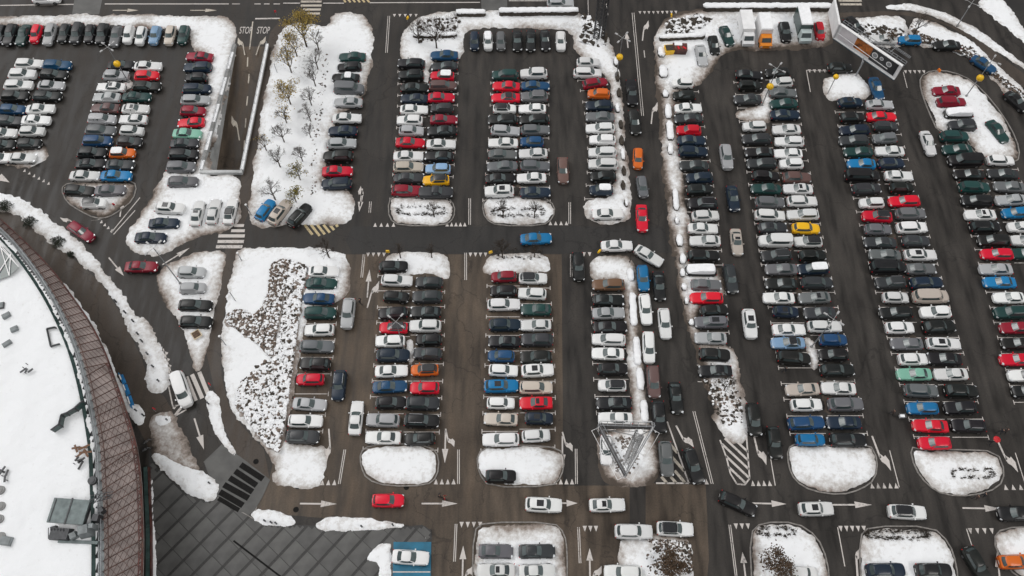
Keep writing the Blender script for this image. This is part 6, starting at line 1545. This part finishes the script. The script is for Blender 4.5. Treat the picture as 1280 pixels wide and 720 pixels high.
def person(px, py, label, coat='coat_dark', rz=0.0, stride=.25, arm=.15, umbrella=None, seat=False):
    x, y = at(px, py, .3); r = empty('person', (x, y, .02), rz); tag(r, label, 'person')
    Vt = [(0, 0, .95), (0, 0, 1.18), (0, 0, 1.42), (0, 0, 1.52), (0, .02, 1.64), (0, .03, 1.74)]; Rd = [.15, .14, .17, .06, .095, .07]
    E = [(0, 1), (1, 2), (2, 3), (3, 4), (4, 5)]
    for s in (-1, 1):
        k = len(Vt); st = stride * s
        Vt += [(s * .10, 0, .90), (s * .11, st * .5 + .03, .50), (s * .11, st - .02, .09), (s * .11, st + .15, .045)]; Rd += [.095, .065, .045, .04]
        E += [(0, k), (k, k + 1), (k + 1, k + 2), (k + 2, k + 3)]
        k = len(Vt); Vt += [(s * .19, 0, 1.42), (s * .27, -st * .3, 1.16), (s * .27, arm - st * .5, .93), (s * .26, arm - st * .5 + .05, .84)]; Rd += [.07, .05, .038, .035]
        E += [(2, k), (k, k + 1), (k + 1, k + 2), (k + 2, k + 3)]
    me = bpy.data.meshes.new('person_body'); me.from_pydata(Vt, E, []); o = bpy.data.objects.new('body', me); C.objects.link(o)
    md = o.modifiers.new('skin', 'SKIN'); sv = me.skin_vertices[0].data
    for i, rr in enumerate(Rd): sv[i].radius = (rr, rr * (.75 if i < 3 else 1)); sv[i].use_root = (i == 0)
    sb = o.modifiers.new('sub', 'SUBSURF'); sb.levels = 1; sb.render_levels = 1
    dg = bpy.context.evaluated_depsgraph_get(); m2 = bpy.data.meshes.new_from_object(o.evaluated_get(dg)); bpy.data.objects.remove(o)
    m2.materials.clear()
    for q in (coat, 'coat_dark', 'skin', 'black_plastic'): m2.materials.append(M[q])
    for p in m2.polygons: z = p.center.z; ax = abs(p.center.x); p.material_index = 2 if (z > 1.50 or (ax > .2 and z < .90 and z > .75)) else (3 if z < .12 else (1 if z < .84 and ax < .2 else 0)); p.use_smooth = True
    link('body', m2, r)
    h = MB(); h.ball((0, .0, 1.735), .112, 10, 0, (.95, 1.05, .72)); h.build('hair', M['black_plastic'] if coat != 'coat_red' else M['wood'], r, smooth=True)
    if umbrella:
        u = empty('umbrella', (x + .1, y, 0), 0); tag(u, 'open red umbrella held by the walker at the lower right bays', 'umbrella'); m = MB(); n = 8; top = (0, 0, 2.25)
        vs = [top] + [(.46 * math.cos(2 * PI * i / n), .46 * math.sin(2 * PI * i / n), 1.98) for i in range(n)]; m.add(vs, [(0, 1 + i, 1 + (i + 1) % n) for i in range(n)]); m.build('canopy', M[umbrella], u); m = MB(); m.tube((0, 0, .95), (0, 0, 2.3), .015, n=5); m.build('shaft', M['dark_metal'], u)
person(451, 379, 'person in dark coat standing beside the silver car in the left aisle', 'coat_dark', 1.2)
person(1237, 554, 'person walking under a red umbrella beside the empty bay', 'coat_dark', .3, umbrella='red')
person(1249, 541, 'dark dressed person behind the red umbrella', 'coat_dark', 1.4)
person(1255, 540, 'second dark dressed person right of the one behind the umbrella', 'coat_brown', 1.1)
person(980, 464, 'person in black standing in the empty bay of the yellow car block', 'coat_dark', 2.0)
person(1114, 517, 'person pushing a trolley left of the bright blue car', 'coat_brown', -1.57)
person(550, 621, 'left of the two people crossing the lower left road', 'coat_brown', -1.4)
person(556, 624, 'right of the two people crossing the lower left road', 'coat_red', -1.3)
person(1218, 623, 'dark dressed person below the second right snow island, left of the pair', 'coat_brown', -1.4)
person(1227, 620, 'dark dressed person below the second right snow island, right of the pair', 'coat_dark', -1.5)
def trolley(px, py, label):
    x, y = at(px, py, .5); r = empty('shopping_trolley', (x, y, .02), 0); tag(r, label, 'shopping trolley'); m = MB()
    for z, k in ((.55, .8), (1.0, 1)):
        cs = [(-.42 * k, -.26 * k), (.42 * k, -.26 * k), (.42 * k, .26 * k), (-.42 * k, .26 * k)]
        for i in range(4): m.tube((*cs[i], z), (*cs[(i + 1) % 4], z), .015, n=4)
    for i in range(7):
        t = -.4 + .8 * i / 6; m.tube((t * .8, -.2, .55), (t, -.26, 1), .01, n=3); m.tube((t * .8, .2, .55), (t, .26, 1), .01, n=3); m.tube((t * .8, -.2, .55), (t * .8, .2, .55), .01, n=3)
    m.build('basket', M['trolley'], r); m = MB(); m.box((0, 0, .75), (.6, .36, .35)); m.build('shopping_bag', M['snow_plain'], r)
    for sx in (-.3, .3):
        for sy in (-.2, .2): m = MB(); m.tube((sx, sy - .02, .07), (sx, sy + .02, .07), .07, n=8); m.tube((sx, sy, .1), (sx, sy, .55), .015, n=4); m.build('wheel', M['dark_metal'], r)
trolley(1126.5, 521, 'loaded shopping trolley at the T line left of the bright blue car')
def bicycle(px, py, rz, label):
    x, y = at(px, py, .4); r = empty('bicycle', (x, y, .02), rz); tag(r, label, 'bicycle', 'bicycles parked under the canopy edge')
    for cx in (-.52, .52):
        m = MB(); n = 18
        for i in range(n): a, b2 = 2 * PI * i / n, 2 * PI * (i + 1) / n; m.tube((cx + .33 * math.cos(a), 0, .35 + .33 * math.sin(a)), (cx + .33 * math.cos(b2), 0, .35 + .33 * math.sin(b2)), .025, n=4, cap=False)
        for i in range(6): a = 2 * PI * i / 6; m.tube((cx, 0, .35), (cx + .32 * math.cos(a), 0, .35 + .32 * math.sin(a)), .006, n=3, cap=False)
        m.build('wheel', M['tyre'], r)
    m = MB()
    for a, b2 in (((-.52, 0, .35), (-.05, 0, .35)), ((-.05, 0, .35), (-.18, 0, .8)), ((-.18, 0, .8), (.38, 0, .82)), ((-.05, 0, .35), (.38, 0, .75)), ((.52, 0, .35), (.36, 0, .95)), ((-.52, 0, .35), (-.18, 0, .8))): m.tube(a, b2, .022, n=5)
    m.build('frame', M['grey_metal'], r); m = MB(); m.box((-.2, 0, .93), (.26, .14, .06)); m.build('saddle', M['black_plastic'], r); m = MB(); m.tube((.34, -.28, .98), (.34, .28, .98), .018, n=5); m.build('handlebar', M['dark_metal'], r)
bicycle(184.5, 552, .5, 'upper of the two bicycles leaning in the gap beside the canopy'); bicycle(183, 562, .4, 'lower of the two bicycles in the gap beside the canopy')
for i, (px, py) in enumerate([(144, 462 - 86), (156, 390), (166, 401), (172, 417), (177, 426), (184, 442), (191, 458), (198, 476)]):
    x, y = at(px, py, .5); m = MB(); m.tube((0, 0, 0), (0, 0, .75), .13, .1, n=8); m.tube((0, 0, .75), (0, 0, .8), .14, n=8); o = m.build('bollard', M['dark_metal'], loc=(x, y, .1)); tag(o, 'dark bollard, %s down the long snow verge beside the curved road' % ORD[i], 'bollard', 'bollards on the long snow verge')
for i, (px, py) in enumerate([(170, 513), (179, 519), (209, 525), (260, 504), (262, 634 - 30), (331, 651), (339, 653), (345, 654), (452, 658), (491, 656)]):
    x, y = at(px, py, .4); m = MB(); m.tube((0, 0, 0), (0, 0, .7), .11, .09, n=8); m.tube((0, 0, .7), (0, 0, .75), .12, n=8); o = m.build('bollard', M['dark_metal'], loc=(x, y, .1)); tag(o, 'dark bollard in the snow edging the plaza, %s from the left' % ORD[i], 'bollard', 'bollards around the plaza edge')
